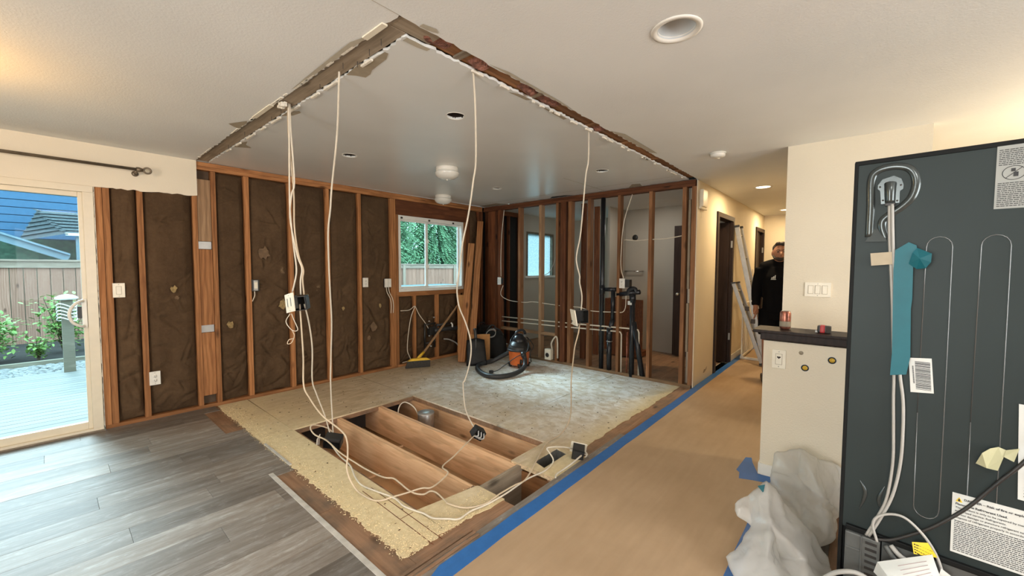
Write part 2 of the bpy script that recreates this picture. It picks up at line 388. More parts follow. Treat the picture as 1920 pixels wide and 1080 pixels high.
def tubemesh(bm, pts, r, seg=8, caps=True):
    n = len(pts); rr = r if hasattr(r, '__len__') else [r]*n
    up = Vector((0, 0, 1)); prev = None; rings = []
    for i, p in enumerate(pts):
        t = (pts[min(i+1, n-1)]-pts[max(i-1, 0)])
        t = t.normalized() if t.length > 1e-9 else Vector((0, 0, 1))
        if prev is None:
            a = up if abs(t.dot(up)) < .9 else Vector((1, 0, 0)); nx = a.cross(t).normalized()
        else:
            nx = prev - t*prev.dot(t); nx = nx.normalized() if nx.length > 1e-6 else up.cross(t).normalized()
        prev = nx; ny = t.cross(nx)
        rings.append([bm.verts.new(p+(nx*math.cos(2*PI*k/seg)+ny*math.sin(2*PI*k/seg))*rr[i]) for k in range(seg)])
    for a, b in zip(rings, rings[1:]):
        for k in range(seg): bm.faces.new((a[k], a[(k+1) % seg], b[(k+1) % seg], b[k]))
    if caps: bm.faces.new(rings[0][::-1]); bm.faces.new(rings[-1])
def tube(name, pts, r, mat, parent=None, sub=6, seg=8, smooth=True, local=False):
    P = catmull(pts, sub) if sub else [Vector(p) for p in pts]
    o0 = Vector((0, 0, 0)) if local else P[0].copy()
    bm = bmesh.new(); tubemesh(bm, [p-o0 for p in P], r if not callable(r) else [r(i/(len(P)-1)) for i in range(len(P))], seg)
    return frombm(name, bm, mat, parent, o0, smooth)
def lathe(name, prof, mat, parent=None, loc=(0, 0, 0), seg=32, axis='Z', smooth=True, ry=1.0):
    bm = bmesh.new(); rings = []
    for r, z in prof:
        if r < 1e-6: rings.append([bm.verts.new((0, 0, z))]); continue
        rings.append([bm.verts.new((r*math.cos(2*PI*k/seg), ry*r*math.sin(2*PI*k/seg), z)) for k in range(seg)])
    for a, b in zip(rings, rings[1:]):
        for k in range(seg):
            k2 = (k+1) % seg
            if len(a) == 1 and len(b) > 1: bm.faces.new((a[0], b[k2], b[k]))
            elif len(b) == 1 and len(a) > 1: bm.faces.new((a[k], a[k2], b[0]))
            elif len(a) > 1: bm.faces.new((a[k], a[k2], b[k2], b[k]))
    for v in bm.verts:
        x, y, z = v.co
        if axis == 'X': v.co = (z, x, y)
        elif axis == 'Y': v.co = (x, z, y)
    bmesh.ops.recalc_face_normals(bm, faces=bm.faces)
    return frombm(name, bm, mat, parent, loc, smooth)
def sheet(name, outer, holes, thick, mat, parent=None, plane='XY', at=0.0):
    """flat sheet with holes; outline in 2-D. XY: lies at z=at, body goes up by thick. XZ: face at y=at, body goes +y. YZ: face at x=at, body goes +x"""
    cu = bpy.data.curves.new(name, 'CURVE'); cu.dimensions = '2D'; cu.fill_mode = 'BOTH'; cu.extrude = thick/2
    for loop in [outer]+list(holes):
        sp = cu.splines.new('POLY'); sp.points.add(len(loop)-1); sp.use_cyclic_u = True
        for p, q in zip(sp.points, loop): p.co = (q[0], q[1], 0, 1)
    ob = bpy.data.objects.new('tmp', cu); COL.objects.link(ob)
    dg = bpy.context.evaluated_depsgraph_get(); dg.update()
    me = bpy.data.meshes.new_from_object(ob.evaluated_get(dg)); bpy.data.objects.remove(ob); bpy.data.curves.remove(cu)
    for v in me.vertices:
        x, y, z = v.co
        if plane == 'XY': v.co = (x, y, z+at+thick/2)
        elif plane == 'XZ': v.co = (x, at+thick/2+z, y)
        else: v.co = (at+thick/2+z, x, y)
    me.materials.clear(); me.name = name
    bm = bmesh.new(); bm.from_mesh(me); bmesh.ops.recalc_face_normals(bm, faces=bm.faces); bm.to_mesh(me); bm.free()
    return link(name, me, mat, parent)
def rect(x0, x1, y0, y1): return [(x0, y0), (x1, y0), (x1, y1), (x0, y1)]
def circ(cx, cy, r, n=28, jit=0): return [(cx+(r+random.uniform(-jit, jit))*math.cos(2*PI*k/n), cy+(r+random.uniform(-jit, jit))*math.sin(2*PI*k/n)) for k in range(n)]
def ragged(p, q, step, amp):
    p, q = Vector(p), Vector(q); L = (q-p).length; n = max(2, int(L/step)); t = (q-p)/L; nn = Vector((-t.y, t.x)); out = []
    for i in range(n):
        s = (i+random.uniform(-.3, .3)*(i > 0))/n
        out.append(tuple(p+t*L*s+nn*random.uniform(-amp, amp)*(i > 0)))
    return out
def tag(o, label=None, cat=None, group=None, kind=None):
    if label: o['label'] = label
    if cat: o['category'] = cat
    if group: o['group'] = group
    if kind: o['kind'] = kind
    return o
def thing(name, label, cat, loc=(0, 0, 0), rotz=0, group=None):
    o = bpy.data.objects.new(name, None); COL.objects.link(o); o.empty_display_size = .05
    o.location = loc; o.rotation_euler = (0, 0, rotz)
    return tag(o, label, cat, group)
def struct_empty(name):
    o = bpy.data.objects.new(name, None); COL.objects.link(o); o['kind'] = 'structure'; return o
def st(o):
    o['kind'] = 'structure'
    if o.type == 'MESH' and o.location.length > 0:
        o.data.transform(Matrix.Translation(o.location)); o.location = (0, 0, 0)
    return o
def lbox(name, t, x0, x1, y0, y1, z0, z1, mat, bev=0): return box(name, x0, x1, y0, y1, z0, z1, mat, t, bev)

# ------------------------------------------------------------------ floor
floor = st(box('floor', -3.3, 1.38, -3.5, 4.96, -.05, -.012, 'ply'))     # base boards under the planks; the hole stays open
for x0, x1, y0, y1 in ((1.38, 2.6, 3.69, 4.96), (1.38, 1.78, 1.44, 1.87), (1.38, 2.6, -3.5, 1.44), (2.6, 9.4, -3.5, 4.96), (2.2, 2.6, 1.44, 1.58), (1.78, 2.2, 1.44, 1.5)):
    box('base_board', x0, x1, y0, y1, -.05, -.012, 'ply', floor)
# grey vinyl planks, each its own piece
PW = .1795
ends = {0: .57, 2: .243, 5: .153, 8: .24, 11: -.06, 13: .132, 1: -.32, 3: .62, 4: -.52, 6: .74, 7: -.62, 9: -.75, 10: .5, 12: .77}
def lvp_row(r):
    y0 = 2.406+PW*r; y1 = y0+PW
    if y1 > 4.95: y1 = 4.925
    yc = (y0+y1)/2
    xr = .966 if yc < 3.02 else (1.083 if yc < 3.95 else (.946 if yc < 4.75 else 1.07))
    if yc < 1.44: xr = 9.2 if False else 3.16
    e = ends.get(r, random.uniform(-.6, .7)); cuts = [e+1.22*k for k in range(-4, 5)]
    xs = [-3.0]+[c for c in cuts if -2.9 < c < xr-.05]+[xr]
    for a, b in zip(xs, xs[1:]):
        if b < -1.6 and yc < 2.2: continue
        bm = bmesh.new(); bbox(bm, -(b-a)/2+.0007, (b-a)/2-.0007, -(y1-y0)/2+.0006, (y1-y0)/2-.0006, -.006, .006+random.uniform(-.0006, .0006), .0008)
        frombm('plank', bm, 'lvp', floor, ((a+b)/2, yc, -.006))
for r in range(-13, 14): lvp_row(r)
# underlayment panels with ragged cut edges
def panel(name, loop, mat='under', top=0.0, th=.012, holes=()):
    return sheet(name, loop, holes, th, mat, floor, 'XY', top-th)
def rg(x0, x1, y0, y1, rag='', amp=.008, step=.035):
    c = [(x0, y0), (x1, y0), (x1, y1), (x0, y1)]; L = []
    for k, s in enumerate('brtl'):
        p, q = c[k], c[(k+1) % 4]
        L += ragged(p, q, step, amp) if s in rag else [p]
    return L
g = .0038
panel('underlayment_panel', rg(1.09, 1.358, 1.635, 3.69-g, 'lb', .011, .022))
panel('underlayment_panel', rg(1.09, 1.355-g, 3.69+g, 4.90, 'l', .012, .03))
panel('underlayment_panel', rg(1.355+g, 2.6-g, 3.69+g, 4.90))
panel('underlayment_panel', rg(2.6+g, 3.82-g, 2.43+g, 4.90))
panel('underlayment_panel', rg(3.82+g, 4.91, 2.43+g, 4.90))
panel('underlayment_panel', rg(2.6+g, 3.82-g, 1.60, 2.43-g, 'b', .012, .05))
panel('underlayment_panel', rg(3.82+g, 4.91, 1.59, 2.43-g, 'b', .01, .06))
panel('underlayment_panel', [(1.358+g, 1.64)]+ragged((1.36+g, 1.64), (1.72, 1.60), .03, .01)+[(1.785, 1.60), (1.785, 1.835), (1.36+g, 1.91)])
panel('underlayment_panel', rg(2.19, 2.6-g, 1.5, 1.895), holes=[[(2.255, 1.645), (2.55, 1.645), (2.575, 1.755), (2.285, 1.755)]])
box('edge_ply', 2.186, 2.19, 1.5, 1.895, -.03, -.001, 'ply_edge', floor)
# brown base strips seen where the underlayment ends
for x0, x1, y0, y1 in ((.966, 1.108, 1.44, 2.30), (.966, 1.108, 2.303, 3.02), (.946, 1.10, 3.95, 4.75), (1.11, 2.62, 1.45, 1.655), (2.62, 3.8, 1.45, 1.62), (3.803, 4.91, 1.45, 1.60)):
    if x0 == 1.11:
        hboard('base_strip', x0, 1.775, y0, y1, -.011, -.004, 'ply', floor, .001); hboard('base_strip', 1.775, x1, y0, 1.505, -.011, -.004, 'ply', floor, .001)
    else: hboard('base_strip', x0, x1, y0, y1, -.011, -.004, 'ply', floor, .001)
hboard('residue_strip', .940, .968, 1.55, 3.0, -.004, .0035, 'grey_strip', floor, .001)
hboard('residue_strip', 1.083, 1.10, 3.03, 3.55, -.004, .006, 'grey_strip', floor, .001)
for k in range(3): hboard('scrap_lath', 1.02, 1.45, 1.475+.028*k, 1.492+.028*k, -.004, .006, 'ply', floor, .001)
for (ax, ay), (bx, by) in (((1.258, 2.333), (1.243, 1.60)), ((1.315, 2.326), (1.30, 1.60)), ((1.248, 1.908), (1.337, 1.908))):
    d_ = Vector((by-ay, ax-bx)).normalized()*.0022; sheet('saw_cut', [(ax-d_.x, ay-d_.y), (bx-d_.x, by-d_.y), (bx+d_.x, by+d_.y), (ax+d_.x, ay+d_.y)], [], .0004, 'stud_dark', floor, 'XY', .0004)
# sawdust and chips (uncountable)
def crumbs(name, n, fx, mat, smin, smax, label):
    bm = bmesh.new()
    for _ in range(n):
        x, y = fx(); s = random.uniform(smin, smax); a = random.uniform(0, PI)
        c = Vector((x, y, .0005)); d = Vector((math.cos(a), math.sin(a), 0))*s; e = Vector((-d.y, d.x, 0))*random.uniform(.35, .8)
        v = [bm.verts.new(c+d), bm.verts.new(c+e), bm.verts.new(c-d), bm.verts.new(c-e), bm.verts.new(c+Vector((0, 0, s*.55)))]
        for k in range(4): bm.faces.new((v[k], v[(k+1) % 4], v[4]))
    return tag(frombm(name, bm, mat), label, 'sawdust', kind='stuff')
M['dust'] = plain('sawdust_yellow', (.72, .58, .34), .9, var=.2, scale=30)
def fx1():
    k = random.random()
    if k < .5: return 1.10+abs(random.gauss(0, .07)), random.uniform(1.62, 4.85)
    if k < .8: return random.uniform(1.1, 1.78), 1.62+abs(random.gauss(0, .09))
    return 1.09+random.gauss(0, .012), random.uniform(1.63, 4.8)
crumbs('sawdust', 5200, fx1, 'dust', .002, .006, 'pale yellow sawdust scattered along the cut floor edge')
def fx2():
    while True:
        x, y = random.uniform(1.1, 4.8), random.uniform(1.6, 4.8)
        if not (1.36 < x < 2.62 and 1.45 < y < 3.7): return x, y
M['chips'] = plain('dark_chips', (.12, .075, .04), .9, var=.4)
crumbs('wood_debris', 520, fx2, 'chips', .002, .011, 'dark wood chips strewn over the bare subfloor')

# the open hole: joists, rim, crawl space
for x0, mt in ((1.345, 'joist'), (1.748, 'joist'), (2.178, 'joist'), (2.592, 'joist')):
    y0 = 1.83 if x0 in (1.748, 2.178) else 1.45
    hboard('joist', x0, x0+.04, y0, 4.3, -.295, -.052 if x0 in (1.345, 2.592) else -.016, mt, floor)
hboard('joist_block', 1.748, 2.2, 1.80, 1.838, -.29, -.012, 'plate_grey', floor)
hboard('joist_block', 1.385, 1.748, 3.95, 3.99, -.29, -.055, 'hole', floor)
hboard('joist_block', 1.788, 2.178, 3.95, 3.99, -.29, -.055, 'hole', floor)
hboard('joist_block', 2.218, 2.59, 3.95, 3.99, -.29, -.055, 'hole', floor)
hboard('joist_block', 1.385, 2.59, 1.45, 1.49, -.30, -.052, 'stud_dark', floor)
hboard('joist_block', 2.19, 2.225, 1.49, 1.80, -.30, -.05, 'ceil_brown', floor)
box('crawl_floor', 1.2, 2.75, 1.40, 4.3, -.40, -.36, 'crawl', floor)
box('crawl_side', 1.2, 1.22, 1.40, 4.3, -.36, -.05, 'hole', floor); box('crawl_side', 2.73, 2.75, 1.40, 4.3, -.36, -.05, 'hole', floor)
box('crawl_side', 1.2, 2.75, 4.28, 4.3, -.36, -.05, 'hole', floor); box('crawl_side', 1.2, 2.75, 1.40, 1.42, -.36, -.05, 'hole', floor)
for x in (1.50, 1.62, 1.95, 2.05): hboard('crawl_lath', x, x+.035, 2.0, 3.6, -.36, -.345, 'joist', floor)
for (x0, x1, y) in ((1.39, 1.745, 2.95), (1.79, 2.175, 3.25)): hboard('crawl_lath', x0, x1, y, y+.02, -.30, -.285, 'joist', floor)
# duct boot in the small floor hole
du = thing('floor_duct', 'grey sheet metal duct boot open in the plywood by the blue tape', 'duct', (2.415, 1.70, -.012))
bm = bmesh.new()
for (a, b, c, d) in ((-.165, -.16, -.058, .058), (.16, .165, -.058, .058), (-.165, .165, -.060, -.055), (-.165, .165, .055, .060)): bbox(bm, a, b, c, d, -.2, .004)
frombm('duct_wall', bm, 'steel', du); box('duct_bottom', -.16, .16, -.055, .055, -.2, -.195, 'hole', du)

# kraft paper and blue tape
kp = tag(sheet('floor_paper', [(-1.5, 1.425), (4.80, 1.425), (4.86, 1.40), (9.15, 1.40), (9.15, .16), (4.24, .16), (4.24, .51), (4.16, .52), (4.10, .47), (3.13, .47), (3.13, .405), (1.9, .395), (1.4, .39), (-1.5, .39)], [], .0018, 'kraft', None, 'XY', .0065), 'brown kraft protection paper laid over the floor into the hall', 'floor paper')
def tape(name, loop, label, group=None): return tag(sheet(name, loop, [], .0012, 'blue_tape', None, 'XY', .0085), label, 'tape', group)
tape('blue_tape', ragged((.9, 1.36), (4.80, 1.372), .2, .004)+[(4.80, 1.372)]+ragged((4.80, 1.372), (9.1, 1.375), .3, .004)+[(9.1, 1.445), (4.9, 1.452)]+ragged((4.80, 1.45), (.9, 1.452), .2, .004), 'long blue masking tape strip along the kitchen opening into the hall')
tape('blue_tape', ragged((1.2, .37), (3.02, .372), .2, .004)+[(3.02, .372), (3.02, .428)]+ragged((3.0, .428), (1.2, .43), .2, .004), 'blue masking tape running under the front plastic bag')
tape('blue_tape', [(3.02, .50), (2.99, .57), (3.08, .585), (3.11, .61), (3.36, .60), (3.38, .565), (3.30, .545), (3.14, .485), (3.15, .36), (3.06, .36)], 'torn blue tape pieces folded around the half wall corner')

# ------------------------------------------------------------------ ceiling
X2 = 9.35
ring = [(-3.3, -3.5), (X2, -3.5), (X2, 5.03), (-3.3, 5.03)]
JL = ragged((.976, 4.915), (.978, 1.460), .022, .009); JB = ragged((.978, 1.460), (4.99, 1.460), .028, .008)
def hole_c(x, y, r): return circ(x, y, r, 28, .003)
ceiling = st(sheet('ceiling', ring, [JL+JB+[(4.99, 1.46), (4.99, 4.915)], circ(1.813, .637, .080, 36)], .014, 'ceil', None, 'XY', H))
kh = [(1.85, 2.112, .062), (1.858, 3.585, .064), (3.853, 3.60, .062), (3.876, 2.102, .066)]
kloop = ragged((1.083, 4.90), (1.083, 1.563), .02, .010)+ragged((1.083, 1.563), (4.88, 1.54), .025, .009)+[(4.90, 1.54)]+ragged((4.90, 1.54), (4.90, 4.9), .06, .01)
sheet('kitchen_ceiling', kloop, [hole_c(*k) for k in kh], .014, 'ceil_gloss', ceiling, 'XY', H-.002)
st(box('roof', -3.4, X2+.1, -3.6, 5.5, 2.72, 2.78, 'sheath'))  # flat lid over the ceiling, added to stop sky light leaking in
for x, y, r in kh:
    lathe('light_hole', [(r+.001, 0), (r+.001, .10), (0, .10)], 'hole', ceiling, (x, y, H+.005), 24)
    bm = bmesh.new(); tubemesh(bm, [Vector((x+(r+.002)*math.cos(t*PI/16), y+(r+.002)*math.sin(t*PI/16), H-.002)) for t in range(33)], .0022, 5, False)
    frombm('torn_rim', bm, 'gyp', ceiling)
# bare framing in the torn-out strips
hboard('top_plate', .995, 1.078, 1.56, 4.90, H+.006, H+.045, 'plate_grey', ceiling)
hboard('top_lath', .968, .994, 1.47, 4.90, H+.002, H+.03, 'plate_grey', ceiling)
hboard('top_plate', .975, 1.20, 1.465, 1.555, H+.007, H+.046, 'plate_grey', ceiling)
for a, b in ((1.205, 1.96), (1.965, 2.63), (2.635, 3.19), (3.195, 3.83), (3.835, 4.45), (4.453, 4.9)):
    hboard('ceiling_backing', a, b, 1.455, 1.57, H+.020, H+.055, 'ceil_brown', ceiling)
for x in (1.372, 1.97, 2.63, 3.19, 3.83, 4.45): hboard('ceiling_joist', x-.02, x+.02, 1.463, 1.562, H+.008, H+.019, 'plate_grey' if x < 2.2 else 'ceil_brown', ceiling)
def lump(name, x0, x1, y0, y1, z, mat, parent):
    bm = bmesh.new(); nx, ny = 14, 6; V = {}
    for i in range(nx+1):
        for j in range(ny+1):
            x = x0+(x1-x0)*i/nx; y = y0+(y1-y0)*j/ny; e = math.sin(PI*i/nx)*math.sin(PI*j/ny)
            V[i, j] = bm.verts.new((x, y, z-.045*e*(.6+.8*noise.noise(Vector((x*14, y*14, z))))))
    for i in range(nx):
        for j in range(ny): bm.faces.new((V[i, j], V[i, j+1], V[i+1, j+1], V[i+1, j]))
    return frombm(name, bm, mat, parent, smooth=True)
for a, b in ((1.10, 1.30), (1.43, 1.56), (1.80, 1.97), (2.0, 2.20), (2.69, 2.80)): lump('insulation_tuft', a, b, 1.47, 1.56, H+.022, 'insul', ceiling)
for y, x in ((2.02, 1.02), (2.35, 1.05), (1.8, 1.04), (1.68, 1.03), (2.75, 1.01), (3.1, 1.05), (1.95, 1.06), (3.6, 1.03), (2.9, 1.04), (4.1, 1.05)):
    lathe('nail', [(0, -.035), (.0016, -.032), (.0016, .01)], 'dark_metal', ceiling, (x, y, H+.01), 6)
for y0, y1 in ((2.86, 3.19), (1.555, 1.72)): box('plaster_remnant', .958, .985, y0, y1, H-.006, H+.012, 'cream_plastic', ceiling, .002)
for k in range(9):
    y = 1.9+.28*k+random.uniform(-.05, .05); box('plaster_remnant', 1.078, 1.092, y, y+random.uniform(.06, .2), H-.012, H-.001, 'gyp', ceiling, .003)
for k in range(26):
    y = random.uniform(1.6, 4.8); w_ = random.uniform(.008, .02); box('plaster_remnant', .968-w_*.3, .968+w_*.7, y, y+random.uniform(.02, .12), H-.004, H+.008, 'gyp', ceiling, .003)
for k in range(24):
    x = random.uniform(1.1, 4.8); box('plaster_remnant', x, x+random.uniform(.02, .10), 1.556, 1.556+random.uniform(.008, .016), H-.012, H+.002, 'gyp', ceiling, .003)
for k in range(8):
    y = 2.74+.012*k; box('plaster_remnant', .985+random.uniform(0, .03), 1.0+random.uniform(0, .04), y, y+.02, H-.012-random.uniform(0, .02), H, 'gyp', ceiling, .004)
def patch(loop, mat='torn_ceil', dz=.0018): sheet('torn_paper_patch', loop, [], .0006, mat, ceiling, 'XY', H-dz-.002)
patch([(1.082, 2.111), (1.068, 1.96), (1.091, 1.886), (1.091, 1.75), (1.11, 1.75), (1.132, 1.803), (1.145, 1.958), (1.162, 2.003), (1.166, 2.059), (1.122, 2.077)], 'torn')
patch([(1.08, 3.01), (1.08, 2.888), (1.125, 2.826), (1.144, 2.853), (1.129, 2.94)], 'torn')
patch([(1.085, 4.09), (1.08, 3.925), (1.112, 3.827), (1.134, 3.945), (1.194, 4.012)], 'torn')
patch([(.89, 3.46), (.96, 3.30), (.972, 3.35), (.972, 3.52), (.935, 3.506)], 'torn')
patch([(.962, 2.522), (.949, 2.137), (.942, 1.795), (.963, 1.709), (.973, 1.729), (.973, 2.04), (.973, 2.384)])
patch([(1.09, 1.60), (1.167, 1.60), (1.216, 1.59), (1.216, 1.566), (1.09, 1.566)])
patch([(1.802, 1.592), (1.956, 1.583), (1.977, 1.558), (1.86, 1.56)], 'torn'); patch([(2.033, 1.574), (2.375, 1.59), (2.377, 1.562), (2.133, 1.565)], 'torn')
patch([(1.074, 1.455), (1.074, 1.429), (1.135, 1.417), (1.161, 1.437), (1.113, 1.453)]); patch([(2.799, 1.45), (2.929, 1.40), (3.603, 1.41), (3.535, 1.45), (3.007, 1.45)])
patch([(1.5, 1.452), (1.62, 1.43), (2.1, 1.435), (2.3, 1.452)]); patch([(4.768, 4.85), (4.744, 4.751), (4.725, 4.432), (4.895, 4.35), (4.895, 4.85)], 'torn')
patch([(4.895, 2.275), (4.718, 2.15), (4.751, 2.063), (4.895, 2.1)], 'torn'); patch([(4.895, 3.5), (4.80, 3.40), (4.82, 3.2), (4.895, 3.1)], 'hole')
sheet('ceiling_seam', rect(3.9, 4.86, 2.60, 2.606), [], .0006, 'torn_ceil', ceiling, 'XY', H-.0035)
sheet('ceiling_seam', rect(4.62, 4.626, 1.6, 4.85), [], .0006, 'torn_ceil', ceiling, 'XY', H-.0035)
sheet('ceiling_seam', [(.4, 1.454), (.976, 1.458), (.976, 1.460), (.4, 1.457)], [], .0006, 'torn_ceil', ceiling, 'XY', H-.0012)

# ------------------------------------------------------------------ outside wall (left and back): sheathing, framing, batts
wl = st(sheet('wall_left', [(-3.3, -.3), (9.3, -.3), (9.3, 2.6), (-3.3, 2.6)], [rect(-1.66, .285, -.02, 2.075), rect(3.25, 4.465, 1.075, 2.15), rect(6.1, 7.0, 1.25, 2.1)], .03, 'sheath', None, 'XZ', 5.02))
TOPZ = 2.36
def bottomplate(x0, x1): hboard('bottom_plate', x0, x1, YB, YB+.089, -.008, .030, 'stud', wl)
bottomplate(.29, 3.22); bottomplate(3.22, 4.9)
hboard('top_plate', .985, 4.9, YB, YB+.089, 2.362, 2.398, 'stud', wl); hboard('top_plate', .985, 4.9, YB+.004, YB+.089, 2.400, 2.437, 'stud', wl)
studs = [(.288, .331), (.333, .376), (.548, .590), (.944, .984), (1.098, 1.138), (1.380, 1.428), (1.808, 1.856), (2.232, 2.279), (2.645, 2.688), (3.118, 3.20)]
for a, b in studs: vstud('stud', a, b, YB, YB+.089, .03, TOPZ, 'stud', wl)
vstud('stud', .986, 1.096, YB+.012, YB+.05, .12, .755, 'stud', wl); vstud('stud', .986, 1.096, YB+.012, YB+.05, .83, 1.585, 'stud', wl)
vstud('stud', .986, 1.096, YB+.010, YB+.05, 1.665, 2.27, 'stud_pale', wl); box('block_gap', .986, 1.096, YB+.06, YB+.088, .03, 2.36, 'sheath', wl)
for z in (.757, 1.59): box('metal_strap', .99, 1.094, YB+.03, YB+.034, z, z+.073, 'alu', wl)
vstud('stud', 3.203, 3.243, YB, YB+.089, 1.06, 2.15, 'stud', wl); vstud('stud', 4.475, 4.515, YB, YB+.089, 1.06, 2.15, 'stud', wl)
vstud('stud', 4.52, 4.60, YB, YB+.089, .03, TOPZ, 'stud_dark', wl); vstud('stud', 4.80, 4.84, YB, YB+.089, .03, TOPZ, 'stud_dark', wl); vstud('stud', 4.86, 4.91, YB, YB+.089, .03, TOPZ, 'stud_dark', wl)
hboard('window_header', 3.205, 4.518, YB+.004, YB+.089, 2.152, 2.36, 'stud_dark', wl)
hboard('rough_sill', 3.205, 4.518, YB, YB+.089, 1.0, 1.064, 'stud', wl)
for a, b in ((3.205, 3.245), (3.488, 3.534), (3.90, 3.955), (4.36, 4.40), (4.475, 4.515)): vstud('stud', a, b, YB+.002, YB+.089, .03, 1.0, 'stud', wl)
def batt(x0, x1, z0, z1, seed, amp=.03, y=YB+.012):
    nx = max(8, int((x1-x0)/.0095)); nz = max(14, int((z1-z0)/.0125)); vs, fs = [], []
    rc = random.Random(seed); CR_ = []
    for _ in range(int(7+26*(x1-x0)*(z1-z0))):
        cx_, cz_ = rc.uniform(x0, x1), z0+(z1-z0)*rc.random()**1.5; an = rc.choice((rc.gauss(0, .4), rc.gauss(.7, .3), rc.gauss(-.7, .3), rc.gauss(1.5, .3)))
        if x1 < .55: an = 1.57+rc.gauss(0, .3)
        ln = rc.uniform(.05, .2)*(1.4 if x1 < .55 else 1); CR_.append((cx_-ln*math.cos(an), cz_-ln*math.sin(an), cx_+ln*math.cos(an), cz_+ln*math.sin(an), rc.uniform(.008, .02), rc.uniform(.006, .017)*(1.2-.5*cz_/2.4)))
    def crease(x, z):
        d = 0
        for ax, az, bx, bz, w, a in CR_:
            if min(ax, bx)-.06 < x < max(ax, bx)+.06 and min(az, bz)-.06 < z < max(az, bz)+.06:
                L2 = (bx-ax)**2+(bz-az)**2; t_ = ((x-ax)*(bx-ax)+(z-az)*(bz-az))/L2
                if 0 < t_ < 1:
                    s_ = ((x-ax)*(bz-az)-(z-az)*(bx-ax))/L2**.5+.012*noise.noise(Vector((x*14, z*14, a*900))); e_ = math.sin(PI*t_); d += a*e_*(-math.exp(-(s_/w)**2)+.9*math.exp(-((s_-1.9*w)/(1.3*w))**2))
        return d
    for j in range(nz+1):
        for i in range(nx+1):
            fx, fz = i/nx, j/nz
            x = x0+(x1-x0)*fx; z = z0+(z1-z0)*fz
            e = min(1, 5*min(fx, 1-fx)) * min(1, 14*min(fz, 1-fz)); e = e**.6
            q = Vector((x*3.2+seed, z*1.6, seed*2.7))
            n1 = noise.noise(q); n2 = noise.noise(q*3.1); rdg = 1-abs(noise.noise(Vector((x*2.6+z*.8+seed, z*4.6-x*1.5, seed))))*2
            low = max(0, 1-z/1.5)
            d = amp*(.35+.55*low)*(.45+.5*n1+.18*n2)+.012*(1-low) - (.004+.026*low)*max(0, rdg-.55)*2.0 - .010*max(0, 1-abs(noise.noise(Vector((x*5-z*3, z*6+x*3, seed+5))))*2.6-.4)*low
            yy = y - e*max(-.02, d+crease(x, z)) + (1-e)*.035
            xx = x+.006*noise.noise(q*2+Vector((9, 1, 3)))*e
            vs.append((xx, yy, z+.012*noise.noise(q*1.7)*(j in (0, nz))))
    for j in range(nz):
        for i in range(nx):
            a = j*(nx+1)+i; fs.append((a, a+1, a+nx+2, a+nx+1))
    c = Vector(((x0+x1)/2, y, (z0+z1)/2))
    return mesh('insulation_batt', [Vector(v)-c for v in vs], fs, 'batt', wl, c, True)
bays = [(.378, .546), (.592, .942), (1.14, 1.378), (1.43, 1.806), (1.858, 2.230), (2.281, 2.643), (2.690, 3.116)]
for k, (a, b) in enumerate(bays): batt(a, b, .035, TOPZ-.005, k*3.3+1, (.045, .04, .034, .034, .034, .03, .03)[k])
for k, (a, b) in enumerate(((3.245, 3.487), (3.535, 3.899), (3.957, 4.358), (4.402, 4.474))): batt(a, b, .035, .998, 40+k*2.1, .02)
batt(4.602, 4.798, .035, TOPZ, 71, .02)
# torn flaps and yellow fibre showing through
def flap(x, z, s, seed, mat):
    n = 14; random.seed(seed); L = [(x+s*random.uniform(.45, 1)*math.cos(2*PI*k/n), z+1.3*s*random.uniform(.45, 1)*math.sin(2*PI*k/n)) for k in range(n)]
    return sheet('torn_flap', L, [], .004, mat, wl, 'XZ', YB-.028)
M['flap'] = plain('torn_kraft', (.16, .10, .055), .9, var=.25, scale=20); M['fibre'] = plain('yellow_fibre', (.30, .21, .09), .95, var=.4, scale=40, bump=1, bscale=90)
for x, z, s, sd, mt in ((.78, 1.20, .035, 1, 'fibre'), (.80, 1.12, .02, 2, 'flap'), (1.55, 1.56, .07, 3, 'flap'), (1.72, 1.00, .055, 4, 'fibre'), (1.98, 1.07, .03, 5, 'fibre'), (2.83, .62, .06, 6, 'flap'), (2.76, .48, .035, 7, 'flap'), (2.93, .90, .03, 8, 'fibre'), (2.42, .90, .025, 9, 'fibre'), (1.22, .82, .035, 10, 'fibre')):
    f = flap(x, z, s, sd, mt)
random.seed(11)
# plasterboard that is still up: over the door and beyond
dl = [(-3.3, 2.44), (-3.3, -.01), (-1.67, -.01), (-1.67, 2.085), (.275, 2.085)]+ragged((.275, 2.083), (.98, 2.10), .03, .006)+[(.982, 2.105), (.985, 2.44)]
sheet('plasterboard', dl, [], .013, 'wall_left', wl, 'XZ', YB-.013)
box('plaster_edge', .981, .9855, YB-.0128, YB, 2.105, 2.44, 'gyp', wl)
sheet('plaster_edge', ragged((.281, 2.083), (.281, .02), .03, .004)+[(.2865, .02), (.2865, 2.083)], [], .014, 'gyp', wl, 'XZ', YB-.012)

